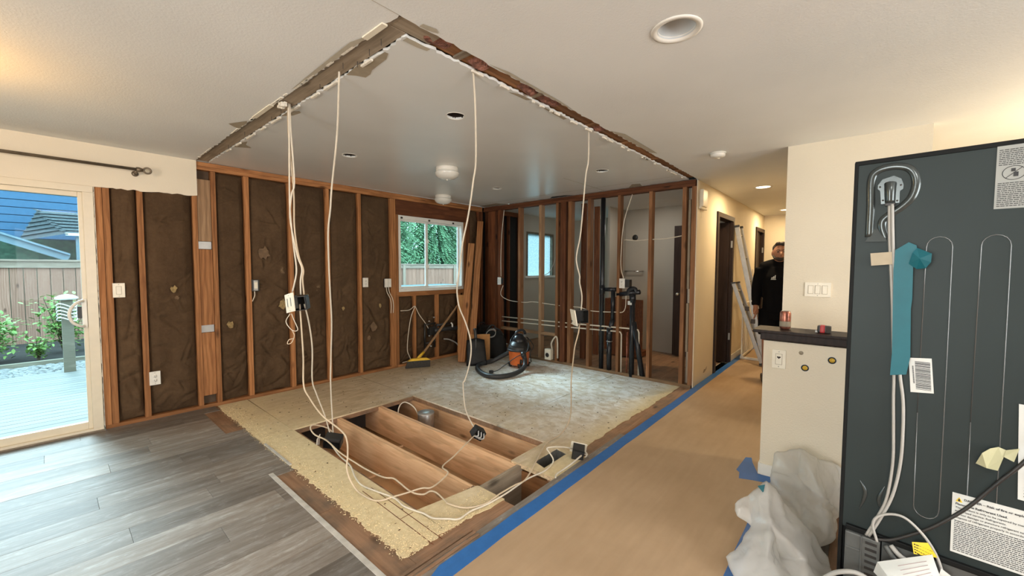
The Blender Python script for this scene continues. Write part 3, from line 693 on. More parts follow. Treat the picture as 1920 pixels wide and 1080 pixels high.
# sliding glass door
d1 = struct_empty('door_1')
bm = bmesh.new()
for a, b, c, d in ((-1.65, .279, 2.03, 2.084), (.215, .279, .0301, 2.0299), (-1.65, -1.6, .0301, 2.0299), (-1.65, .279, -.012, .03)): bbox(bm, a, b, YB-.02, 5.03, c, d, .004)
frombm('door_frame', bm, 'white_vinyl', d1)
def sash(x0, x1, y0, y1, bw, bh):
    bm = bmesh.new()
    for a, b, c, d in ((x0, x0+bw, .03, 2.03), (x1-bw, x1, .03, 2.03), (x0+bw, x1-bw, .03, .03+bh), (x0+bw, x1-bw, 2.03-.04, 2.03)): bbox(bm, a, b, y0, y1, c, d, .004)
    s = frombm('sash', bm, 'white_vinyl', d1); box('pane', x0+bw-.005, x1-bw+.005, (y0+y1)/2-.003, (y0+y1)/2+.003, .03+bh-.005, 1.995, 'glass', d1)
sash(-.72, .25, 4.925, 4.965, .062, .062); sash(-1.62, -.66, 4.975, 5.015, .062, .062)
hd = box('handle_plate', .182, .212, 4.905, 4.926, .90, 1.14, 'white_plastic', d1, .004)
tube('pull_handle', [(.19, 4.90, 1.125), (.165, 4.875, 1.12), (.125, 4.862, 1.08), (.108, 4.858, 1.02), (.125, 4.862, .955), (.165, 4.875, .92), (.19, 4.90, .912)], .012, 'white_plastic', d1)
box('latch', .155, .185, 4.915, 4.93, .98, 1.08, 'black_plastic', d1, .003)
hboard('door_threshold', -1.65, .285, YB-.045, YB-.02, -.002, .012, 'bronze', d1)

# kitchen window
w1 = struct_empty('window_1')
bm = bmesh.new()
for a, b, c, d in ((3.247, 3.285, 1.1151, 2.0949), (4.43, 4.468, 1.1151, 2.0949), (3.247, 4.468, 2.095, 2.148), (3.247, 4.468, 1.066, 1.115)): bbox(bm, a, b, YB+.005, 5.035, c, d, .004)
frombm('window_frame', bm, 'white_win', w1)
bm = bmesh.new()
for a, b, c, d in ((3.7401, 3.775, 1.115, 2.095), (3.285, 3.74, 1.115, 1.14), (3.285, 3.74, 2.07, 2.095), (3.285, 3.305, 1.1401, 2.0699)): bbox(bm, a, b, 4.955, 4.985, c, d, .003)
frombm('sash', bm, 'white_win', w1)
bm = bmesh.new()
for a, b, c, d in ((3.775, 3.8099, 1.115, 2.095), (3.81, 4.43, 1.115, 1.135), (3.81, 4.43, 2.075, 2.095), (4.41, 4.43, 1.1351, 2.0749)): bbox(bm, a, b, 4.99, 5.02, c, d, .003)
frombm('sash', bm, 'white_win', w1)
box('pane', 3.305, 3.74, 4.968, 4.972, 1.14, 2.07, 'glass', w1); box('pane', 3.81, 4.41, 5.003, 5.007, 1.135, 2.075, 'glass', w1)
for x, z in ((3.30, 2.10), (3.78, 2.10), (4.25, 2.10)): box('window_clip', x-.015, x+.015, YB-.004, YB+.01, z, z+.025, 'dark_metal', w1)
for z in (1.40, 1.78): box('sash_latch', 3.77, 3.79, 4.94, 4.956, z, z+.05, 'white_win', w1, .003)

# ------------------------------------------------------------------ open stud partition
wr = struct_empty('wall_right')
P0, P1 = XP, XP+.089
hboard('bottom_plate', P0, P1, 1.47, 4.91, -.004, .034, 'stud_pale', wr)
hboard('top_plate', P0, P1, 1.47, 4.905, 2.36, 2.398, 'stud_dark', wr); hboard('top_plate', P0+.004, P1, 1.47, 4.905, 2.40, 2.437, 'stud_dark', wr)
ps = [(4.51, 4.572, 'stud_dark'), (4.086, 4.130, 'stud_brown'), (3.672, 3.716, 'stud_pale'), (3.365, 3.407, 'stud_brown'), (3.285, 3.325, 'stud_dark'), (3.24, 3.282, 'stud_dark'), (3.14, 3.195, 'stud_brown'), (2.832, 2.877, 'stud_brown'), (2.392, 2.430, 'stud_brown'), (1.972, 2.014, 'stud_brown'), (1.568, 1.612, 'stud_brown'), (1.458, 1.508, 'stud_brown')]
for a, b, mt in ps:
    vstud('stud', P0, P1, a, b, .034, 2.36, mt, wr)
vstud('stud', P0+.03, P1, 4.66, 4.82, .034, 2.36, 'stud_dark', wr)
for z0, z1 in ((.42, 1.0), (1.17, 2.22)): vstud('corner_block', P0+.035, P1, 1.525, 1.552, z0, z1, 'plate_grey', wr)
fb = [(3.412, 3.668), (3.72, 4.08), (4.14, 4.505)]
for a, b in fb: hboard('fire_block', P0+.003, P1, a, b, .395, .435, 'stud_pale', wr)

# hall wall beyond the partition end, with two dark doors
hw = st(sheet('wall_hall_left', rect(5.004, 9.2, -.012, H), [rect(5.86, 6.66, -.02, 2.12), rect(8.45, 9.12, -.02, 2.12)], .09, 'wall', None, 'XZ', YO+.003))
box('plaster_edge', 4.925, 5.004, 1.447, 1.4575, 0, 2.43, 'wall', hw)
def hall_door(n, x0, x1, openside):
    d = struct_empty(n); bm = bmesh.new()
    for a, b, c, e in ((x0-.06, x0+.015, 0, 2.0999), (x1-.015, x1+.06, 0, 2.0999), (x0-.06, x1+.06, 2.10, 2.165)): bbox(bm, a, b, YO-.018, YO+.10, c, e, .004)
    frombm('casing', bm, 'dark_door', d)
    if openside: vstud('door_leaf', x1-.06, x1-.02, YO+.03, YO+.82, .01, 2.09, 'dark_door', d)
    else: box('door_leaf', x0+.015, x1-.015, YO+.04, YO+.08, .01, 2.10, 'dark_door', d)
    for z in (.35, 1.72): box('hinge', x1-.028, x1-.014, YO-.012, YO+.01, z, z+.10, 'alu', d)
    if not openside: box('backing', x0-.3, x1+.3, YO+1.0, YO+1.02, 0, 2.2, 'hole', d)
    return d
d2 = hall_door('door_2', 5.86, 6.66, True); hall_door('door_3', 8.45, 9.12, False)
st(box('wall_hall_end', 9.2, 9.25, .0, 1.6, -.01, H, 'wall')); st(box('baseboard_hall', 6.72, 8.39, YO-.012, YO+.003, .008, .10, 'white_trim'))
chip = sheet('wall_chip', [(5.36, .10), (5.40, .14), (5.46, .13), (5.52, .16), (5.50, .12), (5.42, .095)], [], .001, 'torn', hw, 'XZ', YO-.0005)
# wall with the triple switch, and hall right side
sw = st(box('wall_switch', 4.13, 4.22, -.352, .5, -.01, H, 'wall')); st(box('wall_hall_right', 4.22, 9.2, .05, .14, -.01, H, 'wall'))
st(box('wall_dining', 5.3, 5.38, -3.5, .41, -.01, H, 'wall'))
# low wall with dark cap
hf = st(box('wall_half', 3.16, 3.34, -.9, .48, -.01, .93, 'wall'))
cb = bmesh.new(); bbox(cb, 3.132, 3.385, -.9, .543, .982, 1.003, .006); bbox(cb, 3.147, 3.36, -.9, .50, .935, .984, .008); frombm('wall_cap', cb, 'dark_door', hf)
box('baseboard', 3.150, 3.1605, -.9, .48, .004, .085, 'white_trim', hf, .002); box('baseboard', 3.15, 3.34, .48, .488, .004, .085, 'white_trim', hf, .002)
lathe('wall_mark', [(0, 0), (.013, 0), (.012, .0015), (0, .002)], 'torn', hf, (3.1585, .272, .872), 7, 'X')
# walls behind the camera
st(box('wall_south', -3.3, 5.3, -3.55, -3.5, -.05, H, 'wall')); st(box('wall_west', -3.35, -3.3, -3.5, 5.03, -.05, H, 'wall'))
# bathroom shell beyond the partition
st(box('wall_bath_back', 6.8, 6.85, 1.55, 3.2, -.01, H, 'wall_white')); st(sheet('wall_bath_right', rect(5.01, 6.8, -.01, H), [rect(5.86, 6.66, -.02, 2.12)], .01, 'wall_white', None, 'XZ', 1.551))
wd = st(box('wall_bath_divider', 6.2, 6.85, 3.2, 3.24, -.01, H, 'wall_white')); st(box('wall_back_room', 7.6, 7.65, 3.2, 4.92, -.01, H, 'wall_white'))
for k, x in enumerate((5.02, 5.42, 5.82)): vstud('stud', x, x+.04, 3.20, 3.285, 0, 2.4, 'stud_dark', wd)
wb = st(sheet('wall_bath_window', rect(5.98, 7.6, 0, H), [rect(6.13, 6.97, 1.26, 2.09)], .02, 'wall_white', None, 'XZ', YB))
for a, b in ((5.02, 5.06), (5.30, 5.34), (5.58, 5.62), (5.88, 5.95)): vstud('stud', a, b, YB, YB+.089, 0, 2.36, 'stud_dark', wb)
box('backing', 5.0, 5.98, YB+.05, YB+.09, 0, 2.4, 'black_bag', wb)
hboard('top_plate', 5.01, 5.98, YB, YB+.089, 2.36, 2.436, 'stud_dark', wb)
w2 = struct_empty('window_2'); bm = bmesh.new()
for a, b, c, d in ((6.10, 6.14, 1.235, 2.0799), (6.96, 7.0, 1.235, 2.0799), (6.1, 7.0, 2.08, 2.115)): bbox(bm, a, b, YB-.01, 5.02, c, d, .003)
frombm('window_frame', bm, 'bronze', w2); box('window_sill', 6.06, 7.04, YB-.03, 5.02, 1.215, 1.255, 'white_win', w2, .004); box('pane', 6.13, 6.97, 4.965, 4.971, 1.25, 2.09, 'frosted', w2)
lathe('door_knob', [(0, -.055), (.024, -.05), (.028, -.035), (.012, -.02), (.03, -.008), (.03, 0)], 'chrome', d2, (6.60, 2.20, 1.0), 16, 'X')

# ------------------------------------------------------------------ electrical: boxes, plates, hanging cables
def plate(t, w, h, kind, mat='white_plastic', d=.009):
    """cover plate in the local XZ plane, front towards -Y"""
    lbox('cover_plate', t, -w/2, w/2, -d, 0, -h/2, h/2, mat, .002)
    if kind == 'rocker': lbox('rocker_gap', t, -.018, .018, -d-.0005, -d+.001, -.035, .035, 'torn'); lbox('rocker', t, -.016, .016, -d-.004, -d+.001, -.033, .033, mat, .002)
    elif kind == 'triple':
        for x in (-.046, 0, .046): lbox('rocker_gap', t, x-.018, x+.018, -d-.0005, -d+.001, -.035, .035, 'torn'); lbox('rocker', t, x-.016, x+.016, -d-.005, -d+.001, -.033, .033, mat, .002)
    elif kind == 'outlet':
        for z in (-.02, .02):
            so = lathe('socket', [(0, .004), (.015, .004), (.017, 0)], mat, t, (0, -d+.0005, z), 18, 'Y'); so.scale = (1, -1, 1)
            bm = bmesh.new()
            for x, hh in ((-.006, .005), (.006, .004)): bbox(bm, x-.0012, x+.0012, -d-.0048, -d-.002, z+.002-hh, z+.002+hh)
            bbox(bm, -.002, .002, -d-.0048, -d-.002, z-.011, z-.007); frombm('slots', bm, 'ink', t)
    elif kind == 'dimmer':
        lbox('rocker_gap', t, -.019, .019, -d-.0005, -d+.001, -.036, .036, 'torn'); lbox('rocker', t, -.017, .017, -d-.003, -d+.001, -.034, .034, mat, .002)
    elif kind == 'slots2':
        for x in (-.023, .023):
            lbox('slide_slot', t, x-.004, x+.004, -d-.0006, -d+.001, -.032, .032, 'ink'); lbox('slider', t, x-.010, x+.010, -d-.005, -d, -.036, -.026, mat, .002)
    for z in (-h/2+.012, h/2-.012): lathe('plate_screw', [(0, .001), (.003, .001), (.003, 0)], 'alu', t, (0, -d-.0002, z), 8, 'Y').scale = (1, -1, 1)
sws = thing('light_switch', 'cream rocker switch on the door stud beside the glass door', 'switch', (.408, YB-.012, 1.205)); plate(sws, .078, .125, 'rocker', 'cream_plastic'); lbox('back_box', sws, -.028, .028, .001, .05, -.048, .048, 'black_plastic')
out = thing('wall_outlet', 'white duplex outlet low on the stud near the grey planks', 'outlet', (.622, YB-.006, .382)); plate(out, .078, .125, 'outlet'); lbox('back_box', out, -.028, .028, .001, .03, -.048, .048, 'black_plastic')
oo = thing('bare_receptacle', 'uncovered receptacle in a black box on the stud right of the plank pair', 'outlet', (1.461, YB-.012, 1.215)); lbox('back_box', oo, -.036, .036, -.008, .03, -.062, .062, 'black_plastic', .003)
lbox('yoke', oo, -.02, .02, -.014, -.007, -.055, .055, 'alu', .002); lbox('receptacle_face', oo, -.015, .015, -.022, -.012, -.034, .034, 'cream_plastic', .003)
tube('feed_cable', [(-.01, .0, -.06), (-.012, -.005, -.11), (-.03, .01, -.17)], .005, 'cable', oo, local=True)
o3 = thing('wall_outlet', 'white outlet plate on the second stud left of the window', 'outlet', (2.728, YB-.012, 1.215)); plate(o3, .074, .122, 'outlet'); lbox('back_box', o3, -.028, .028, .001, .05, -.048, .048, 'black_plastic')
o4 = thing('switch_pair', 'grey two-part switch box beside the window king stud with two cables below', 'switch', (3.05, YB-.02, 1.20)); lbox('back_box', o4, -.05, .05, 0, .05, -.06, .06, 'black_plastic')
for x in (-.026, .024): lbox('switch_body', o4, x-.022, x+.022, -.022, 0, -.058, .058, 'white_plastic', .004)
for x in (-.02, .015): tube('feed_cable', [(x, 0, -.06), (x+.01, -.006, -.13), (x+.055, -.01, -.22), (x+.075, .0, -.32), (x+.075, .01, -.42)], .0055, 'cable', o4, local=True)

CR = .0054
def cable(label, pts, r=CR, mat='cable', group=None, name='hanging_cable'):
    o = tube(name, pts, r, mat, None, 6, 8); return tag(o, label, 'cable', group)
cable('white cable of the left bundle hanging to the black box, looped at its end', [(1.04,2.775,2.45),(1.048,2.796,2.301),(1.062,2.852,1.913),(1.071,2.87,1.753),(1.091,2.882,1.553),(1.108,2.889,1.396),(1.101,2.913,1.297),(1.094,2.931,1.245)])
cable('white cable in the middle of the left bundle, bowed out above the black box', [(1.048,2.778,2.45),(1.057,2.795,2.303),(1.082,2.823,1.975),(1.073,2.849,1.887),(1.071,2.876,1.735),(1.108,2.873,1.498),(1.132,2.861,1.405),(1.128,2.878,1.321),(1.13,2.885,1.225)])
cable('white cable of the left bundle nearest the window side', [(1.045,2.795,2.45),(1.052,2.817,2.273),(1.083,2.84,1.914),(1.092,2.865,1.681),(1.114,2.867,1.498),(1.139,2.855,1.396),(1.137,2.866,1.33),(1.146,2.87,1.225)], CR, 'cable_tan')
cable('long cable from the hanging switch box looping over the floor hole to the middle box', [(1.12,2.88,1.16),(1.117,2.854,1.014),(1.105,2.803,0.815),(1.088,2.763,0.63),(1.104,2.716,0.552),(1.144,2.628,0.447),(1.192,2.455,0.371),(1.205,2.417,0.311),(1.197,2.397,0.229),(1.184,2.385,0.155),(1.192,2.35,0.083),(1.218,2.291,0.02),(1.249,2.151,0.012),(1.339,2.114,0.012),(1.413,2.087,0.013),(1.502,2.05,0.02),(1.554,2.026,0.01),(1.649,2.054,0.0),(1.756,2.096,0.006),(1.80,2.208,-0.005),(1.952,2.259,0.0),(2.117,2.311,0.02),(2.26,2.35,0.04)], CR, 'cable_tan')
cable('white cable from the hanging switch box down to the black box in the hole corner', [(1.145,2.865,1.16),(1.2,2.926,0.998),(1.251,3.011,0.811),(1.299,3.139,0.552),(1.343,3.175,0.426),(1.424,3.22,0.223),(1.46,3.25,0.12),(1.475,3.24,0.04)])
cable('single white cable hanging from the ceiling strip to the black box in the hole corner', [(1.051,2.123,2.45),(1.134,2.33,2.19),(1.188,2.523,1.917),(1.212,2.6,1.789),(1.234,2.685,1.645),(1.283,2.79,1.415),(1.325,2.869,1.219),(1.367,2.947,1.008),(1.408,3.057,0.727),(1.441,3.143,0.488),(1.475,3.2,0.203),(1.495,3.235,0.04)])
wg = [(1.50,3.235,0.05),(1.456,3.264,0.1),(1.356,3.268,0.151),(1.327,3.259,0.135),(1.329,3.185,0.103),(1.354,3.041,0.091),(1.369,2.867,0.049),(1.389,2.678,0.025),(1.403,2.528,0.014),(1.422,2.364,0.014),(1.458,2.299,0.014),(1.454,2.218,0.014),(1.441,2.073,0.014),(1.471,1.996,0.014),(1.525,1.989,0.014),(1.538,1.941,0.014),(1.516,1.83,0.014),(1.51,1.807,0.014),(1.534,1.721,0.014),(1.579,1.67,0.014),(1.661,1.635,0.014),(1.781,1.642,0.014),(1.922,1.637,0.014),(2.032,1.631,0.014),(2.275,1.731,0.014),(2.568,1.852,0.014),(2.737,1.831,0.04),(2.86,1.836,0.1),(2.848,1.804,0.222),(2.797,1.773,0.458),(2.779,1.756,0.554),(2.761,1.734,0.658),(2.741,1.707,0.781),(2.729,1.668,0.901),(2.721,1.65,0.99)]
cable('long cable from the hole corner over the plywood up to the far hanging box', wg, CR, 'cable_tan')
cable('cable lying on the cut plywood from under the corner box to the cover plate box', [(1.437,3.14,0.0),(1.40,2.929,-.01),(1.36,2.694,.012),(1.30,2.501,.012),(1.28,2.373,.012),(1.306,2.233,.012),(1.335,2.093,.012),(1.325,1.984,.012),(1.345,1.886,.012),(1.359,1.833,.012),(1.367,1.761,.012),(1.418,1.694,.012),(1.459,1.647,.012),(1.55,1.651,.012),(1.654,1.628,.012),(1.825,1.618,.012),(2.041,1.627,.012),(2.196,1.604,.012),(2.324,1.624,.012),(2.34,1.63,.042),(2.34,1.664,.078),(2.341,1.683,.101),(2.383,1.66,.103),(2.474,1.609,.085),(2.53,1.58,.06)])
cable('white cable hanging from the front ceiling strip to the far switch box', [(2.7,1.58,2.45),(2.709,1.586,2.228),(2.702,1.603,2.109),(2.699,1.626,1.825),(2.696,1.641,1.66),(2.684,1.665,1.51),(2.69,1.663,1.435),(2.708,1.649,1.351),(2.709,1.65,1.304),(2.726,1.638,1.193),(2.728,1.645,1.08)])
cable('white cable hanging from the front ceiling strip to the box over the joists', [(1.499,1.572,2.45),(1.594,1.655,2.308),(1.72,1.781,2.062),(1.759,1.845,1.95),(1.793,1.905,1.839),(1.824,1.97,1.721),(1.853,2.047,1.583),(1.898,2.133,1.395),(1.908,2.156,1.344),(1.933,2.197,1.241),(1.975,2.222,1.126),(2.045,2.228,0.998),(2.101,2.24,0.875),(2.134,2.264,0.766),(2.156,2.313,0.634),(2.165,2.373,0.508),(2.165,2.392,0.476),(2.213,2.42,0.262),(2.264,2.40,0.126),(2.29,2.37,0.07)])
cable('short white cable end lying beside the blue tape', [(2.50,1.49,.05),(2.386,1.50,.03),(2.319,1.517,.012),(2.224,1.516,.012),(2.181,1.497,.01)], .006)
def ebox(name, label, loc, rz, tilt, dims, open_=True):
    t = thing(name, label, 'electrical box', loc); t.rotation_euler = (tilt[0], tilt[1], rz)
    w, d, h = dims; bm = bmesh.new()
    for a in ((-w/2, -w/2+.003, -d/2, d/2, -h/2, h/2), (w/2-.003, w/2, -d/2, d/2, -h/2, h/2), (-w/2, w/2, -d/2, d/2, -h/2, -h/2+.003), (-w/2, w/2, -d/2, d/2, h/2-.003, h/2), (-w/2, w/2, d/2-.003, d/2, -h/2, h/2)): bbox(bm, *a)
    frombm('box_shell', bm, 'black_plastic', t)
    for x in (-w/2-.001, w/2+.001): lbox('nail_bracket', t, x-.003, x+.003, -d/2+.008, d/2-.008, -h/2+.01, h/2-.01, 'black_rubber', .001)
    return t
b1 = ebox('hanging_switch_box', 'black switch box hanging on the left cable bundle, tilted cream dimmer plate in front', (1.125, 2.885, 1.17), -.72, (.10, -.10), (.095, .075, .095))
pl_ = thing('dimmer_plate', 'cream two-slot dimmer plate dangling in front of the hanging black box', 'switch plate', (1.068, 2.895, 1.172), -1.05); pl_.rotation_euler = (.0, -.20, -1.5); plate(pl_, .115, .125, 'slots2', 'cream_plastic'); lbox('back_box', pl_, -.04, .04, 0, .03, -.045, .045, 'black_plastic', .003)
tube('loose_wire', [(1.067,2.905,1.099),(1.047,2.924,1.043),(1.072,2.89,0.987),(1.097,2.862,0.991),(1.081,2.886,1.061),(1.073,2.897,1.099)], .0028, 'cable', None, 6, 6)
tag(bpy.data.objects['loose_wire'], 'thin loop of bare white wire under the cream dimmer plate', 'wire')
tag(tube('loose_wire', [(1.072,2.89,0.987),(1.08,2.878,0.949),(1.066,2.891,0.903),(1.048,2.911,0.895),(1.055,2.905,0.921),(1.073,2.884,0.931)], .0028, 'cable_tan', None, 6, 6), 'twisted tan wire end curling below the dimmer plate loop', 'wire')
b2 = ebox('floor_switch_box', 'black double box resting in the left corner of the floor hole', (1.48, 3.20, .0), -.75, (.35, .2), (.13, .085, .09))
lbox('white_clip', b2, -.11, -.105, -.06, .0, -.05, .05, 'white_plastic'); lbox('clamp_bar', b2, -.06, .06, -.05, -.03, .035, .055, 'black_rubber', .004)
b3 = ebox('hanging_box', 'dark box with grey clamps hanging over the middle joists', (2.295, 2.355, .045), -.3, (.3, .6), (.095, .075, .08))
for k in (-.03, 0, .03): tube('box_wire', [(k, -.03, .03), (k+.01, -.055, .0), (k-.01, -.03, -.03)], .006, 'cable_grey', b3, local=True)
b4 = ebox('floor_outlet_box', 'black box with a cover plate lying on the plywood by the blue tape', (2.545, 1.545, .045), .5, (.15, -.2), (.085, .085, .08))
lbox('cover_plate', b4, .045, .051, -.06, .06, -.045, .045, 'cream_plastic', .002)
for k in (-.02, .005, .022): tube('box_wire', [(.03, -.02+k, -.01), (.0, -.06+k*.4, .0), (-.03, -.055, .01+k)], .005, 'cable', b4, local=True)
b5 = ebox('hanging_switch_box', 'black switch box hanging before the open studs with a tilted cream plate', (2.728, 1.655, 1.035), -.62, (.02, -.03), (.11, .08, .10))
pl2 = thing('switch_plate', 'cream cover plate tilted off the far hanging box', 'switch plate', (2.668, 1.668, 1.03)); pl2.rotation_euler = (.18, .0, -2.25); plate(pl2, .105, .125, 'blank', 'cream_plastic')
# boxes on the partition studs
o5 = thing('wall_outlet', 'white outlet plate on the partition stud nearest the leaning planks', 'outlet', (XP-.012, 4.518, 1.195), -PI/2); plate(o5, .074, .122, 'outlet'); lbox('back_box', o5, -.05, .028, .0, .06, -.048, .048, 'black_plastic')
o6 = thing('wall_outlet', 'white outlet plate on the partition stud above the black drain pipes', 'outlet', (XP-.012, 2.345, 1.215), -PI/2); plate(o6, .076, .125, 'outlet'); lbox('back_box', o6, .02, .10, .0, .07, -.05, .05, 'black_plastic')
o7 = thing('range_outlet', 'squat cream range outlet on the floor plate behind the shop vacuum', 'outlet', (XP-.03, 3.49, .125), -PI/2); lbox('outlet_body', o7, -.055, .055, -.04, .03, -.08, .08, 'cream_plastic', .01)
lathe('socket', [(0, .004), (.03, .004), (.034, 0)], 'black_plastic', o7, (-.005, -.04, -.01), 18, 'Y').scale = (1, -1, 1)
tube('feed_cable', [(.04, .02, .08), (.03, .02, .17), (.10, .03, .27), (.13, .03, .2), (.135, .03, -.05)], .012, 'cable', o7, local=True)
def wcable(label, pts, r=.006, mat='cable'): return cable(label, pts, r, mat, None, 'wall_cable')
wcable('white cable running down the stud to the outlet by the leaning planks', [(4.95,4.46,2.36),(4.92,4.485,1.959),(4.905,4.489,1.6),(4.905,4.485,1.27)])
wcable('white cable drooping from the first outlet through the next three studs', [(4.93,4.462,1.12),(4.925,4.51,1.0),(4.92,4.459,.93),(4.95,4.306,.875),(4.95,4.003,.866),(4.95,3.843,.884),(4.95,3.488,.864),(4.95,3.25,.852)])
wcable('white cable crossing between the hanging far box and the plumbing studs', [(4.95,3.114,.857),(4.95,2.981,.85),(4.95,2.81,.817),(4.95,2.487,.826),(4.95,2.33,.86),(4.95,2.31,1.12)])
wcable('white cable running down to the outlet above the drain pipes', [(4.95,2.25,2.36),(4.92,2.345,2.0),(4.908,2.37,1.6),(4.908,2.365,1.4),(4.908,2.33,1.285)])
wcable('white cable sagging across the last two stud bays', [(4.95,2.351,1.785),(4.95,2.18,1.765),(4.95,2.017,1.771),(4.95,1.8,1.775),(4.95,1.612,1.80)])
wcable('dark cable drooping across the frosted window behind the studs', [(4.99,3.43,1.90),(4.97,3.44,1.589),(4.98,3.546,1.37),(4.98,3.65,1.31),(4.98,3.70,1.34)], .005, 'cable_grey')
wcable('white cable hooked over the stud under the window, hanging to the floor', [(3.26,YB-.01,.80),(3.40,YB-.015,.80),(3.49,YB-.025,.85),(3.42,YB-.03,.70),(3.37,YB-.03,.45),(3.36,YB-.02,.22),(3.40,YB-.03,.08),(3.27,YB-.03,.06)])
wcable('white cable dropping from the sill studs to the black pipe cluster', [(3.50,YB-.02,.85),(3.57,YB-.02,.72),(3.66,YB-.03,.60),(3.72,YB-.04,.50)])
wcable('grey stub of conduit curving out of the plate below the window', [(4.02,YB-.03,.30),(4.12,YB-.05,.28),(4.25,YB-.08,.20),(4.28,YB-.10,.10),(4.28,YB-.10,.02)], .011, 'cable_grey')
wcable('short white pigtail beside the metal junction can in the hole', [(2.27,3.47,-.17),(2.29,3.50,-.02),(2.36,3.50,.03),(2.42,3.42,-.02),(2.44,3.36,-.12)], .006)
can = thing('junction_can', 'round galvanised can standing between the joists in the hole', 'can', (2.45, 3.26, -.36)); lathe('can_body', [(0, 0), (.08, 0), (.08, .31), (.078, .315), (0, .316)], 'steel', can, (0, 0, 0), 28); lathe('can_lid', [(0, .322), (.012, .322), (.084, .319), (.084, .308)], 'alu', can, (0, 0, 0), 28)

# ------------------------------------------------------------------ plumbing in the partition
X = 4.96
vp = thing('vent_pipe', 'tall black vent pipe running floor to ceiling in the partition', 'pipe', (X, 2.664, 0)); tube('pipe', [(0, 0, 0), (0, 0, 2.4)], .031, 'abs', vp, 0, 16, local=True); tube('coupling', [(0, 0, 1.06), (0, 0, 1.18)], .037, 'abs', vp, 0, 16, local=True); tube('branch', [(0, -.02, 1.125), (0, -.205, 1.128)], .028, 'abs', vp, 0, 14, local=True)
dp = thing('drain_pipe', 'black drain pipe with tee fittings right of the tall vent pipe', 'pipe', (X, 2.545, 0)); tube('pipe', [(0, 0, 0), (0, 0, .52)], .034, 'abs', dp, 0, 16, local=True); tube('upper_pipe', [(0, -.045, .7), (0, -.045, 1.12)], .028, 'abs', dp, 0, 14, local=True)
tube('coupling', [(0, 0, .45), (0, 0, .60)], .04, 'abs', dp, 0, 16, local=True); tube('tee', [(0, 0, .55), (0, -.045, .72)], .033, 'abs', dp, 0, 14, local=True)
for v in ((.0, .42), (.0, .61)): tube('collar', [(0, v[0], v[1]), (0, v[0], v[1]+.008)], .043, 'steel', dp, 0, 16, local=True)
tp = thing('drain_stack', 'black T shaped drain with an upright leg and a slanted leg', 'pipe', (X-.02, 2.215, 0)); tube('pipe', [(0, 0, 0), (0, 0, 1.05)], .033, 'abs', tp, 0, 16, local=True); tube('slanted_pipe', [(.01, -.15, 0), (.0, -.02, .72)], .033, 'abs', tp, 0, 16, local=True)
tube('cross_pipe', [(0, .215, 1.065), (0, -.095, 1.11)], .03, 'abs', tp, 0, 16, local=True); tube('elbow', [(0, .06, 1.06), (0, .045, 1.13), (0, -.02, 1.15), (0, -.05, 1.10)], .03, 'abs', tp, 5, 14, local=True); tube('hub', [(0, 0, .97), (0, 0, 1.08)], .04, 'abs', tp, 0, 16, local=True)
lbox('pipe_label', tp, -.036, -.034, -.005, .05, .94, .99, 'paper_white')
tag(tube('water_pipe', [(X-.02, 4.49, .60), (X-.02, 3.3, .611), (X-.02, 2.165, .629), (X-.02, 2.135, .62), (X-.02, 2.122, .59), (X-.02, 2.119, .02)], .010, 'cable', None, 0, 10), 'upper white water pipe running through the studs with a drop leg', 'pipe')
tag(tube('water_pipe', [(X-.02, 4.49, .53), (X-.02, 3.3, .55), (X-.02, 2.40, .573), (X-.02, 2.375, .565), (X-.02, 2.362, .54), (X-.02, 2.36, .02)], .010, 'cable', None, 0, 10), 'lower white water pipe running through the studs', 'pipe')
tag(tube('water_pipe', [(X, 2.29, 0), (X, 2.29, .57)], .010, 'copper', None, 0, 10), 'short tan pipe riser behind the outlet stud', 'pipe')
tw = thing('towel_bar', 'metal towel bar on the far bathroom wall seen between studs', 'towel bar', (6.75, 0, 1.36)); tube('bar', [(0, 2.85, 0), (0, 3.19, 0)], .010, 'chrome', tw, 0, 10, local=True)
for y in (2.86, 3.17): tube('bar_mount', [(.05, y, 0), (0, y, 0)], .014, 'chrome', tw, 0, 10, local=True)
vn = thing('vanity_side', 'reddish brown cabinet side standing in the bathroom behind the pipes', 'cabinet', (6.0, 2.95, 0)); lbox('side_panel', vn, 0, .03, -.42, .22, .08, .92, 'stud_dark', .003); lbox('back_panel', vn, .03, .42, .19, .22, .08, .92, 'stud_dark', .003); lbox('toe_kick', vn, .03, .4, -.36, .18, 0, .08, 'stud_dark')
lathe('wall_flange', [(0, 0), (.05, -.005), (.05, 0)], 'black_plastic', None, (6.795, 3.02, 1.95), 20, 'X'); tag(bpy.data.objects['wall_flange'], 'round black flange on the bathroom wall behind the studs', 'flange')
# black valve cluster below the kitchen window
vc = thing('valve_cluster', 'black plumbing manifold with a long arm under the window', 'plumbing', (3.72, YB-.03, .0))
for z in (.28, .56): tube('frame_bar', [(-.06, 0, z), (.12, -.02, z+.01)], .012, 'black_plastic', vc, 0, 8, local=True)
for x in (-.06, .12): tube('frame_post', [(x, 0, .2), (x, 0, .58)], .014, 'black_plastic', vc, 0, 8, local=True)
tube('drain_arm', [(.08, -.05, .46), (.25, -.10, .475), (.45, -.12, .47), (.58, -.12, .455)], .033, 'black_rubber', vc, 4, 12, local=True); tube('upper_arm', [(.12, -.05, .54), (.33, -.1, .55)], .020, 'black_rubber', vc, 0, 10, local=True)
tube('white_clamp', [(.355, -.11, .56), (.37, -.125, .53), (.36, -.13, .48)], .012, 'white_plastic', vc, 4, 8, local=True)
for x, z in ((.0, .38), (.03, .22), (.09, .65), (.0, .60)): lathe('brass_nut', [(0, 0), (.016, .002), (.016, .02), (0, .022)], 'steel', vc, (x, -.03, z), 8)
lbox('valve_block', vc, .0, .14, -.05, .02, .40, .52, 'black_plastic', .01)

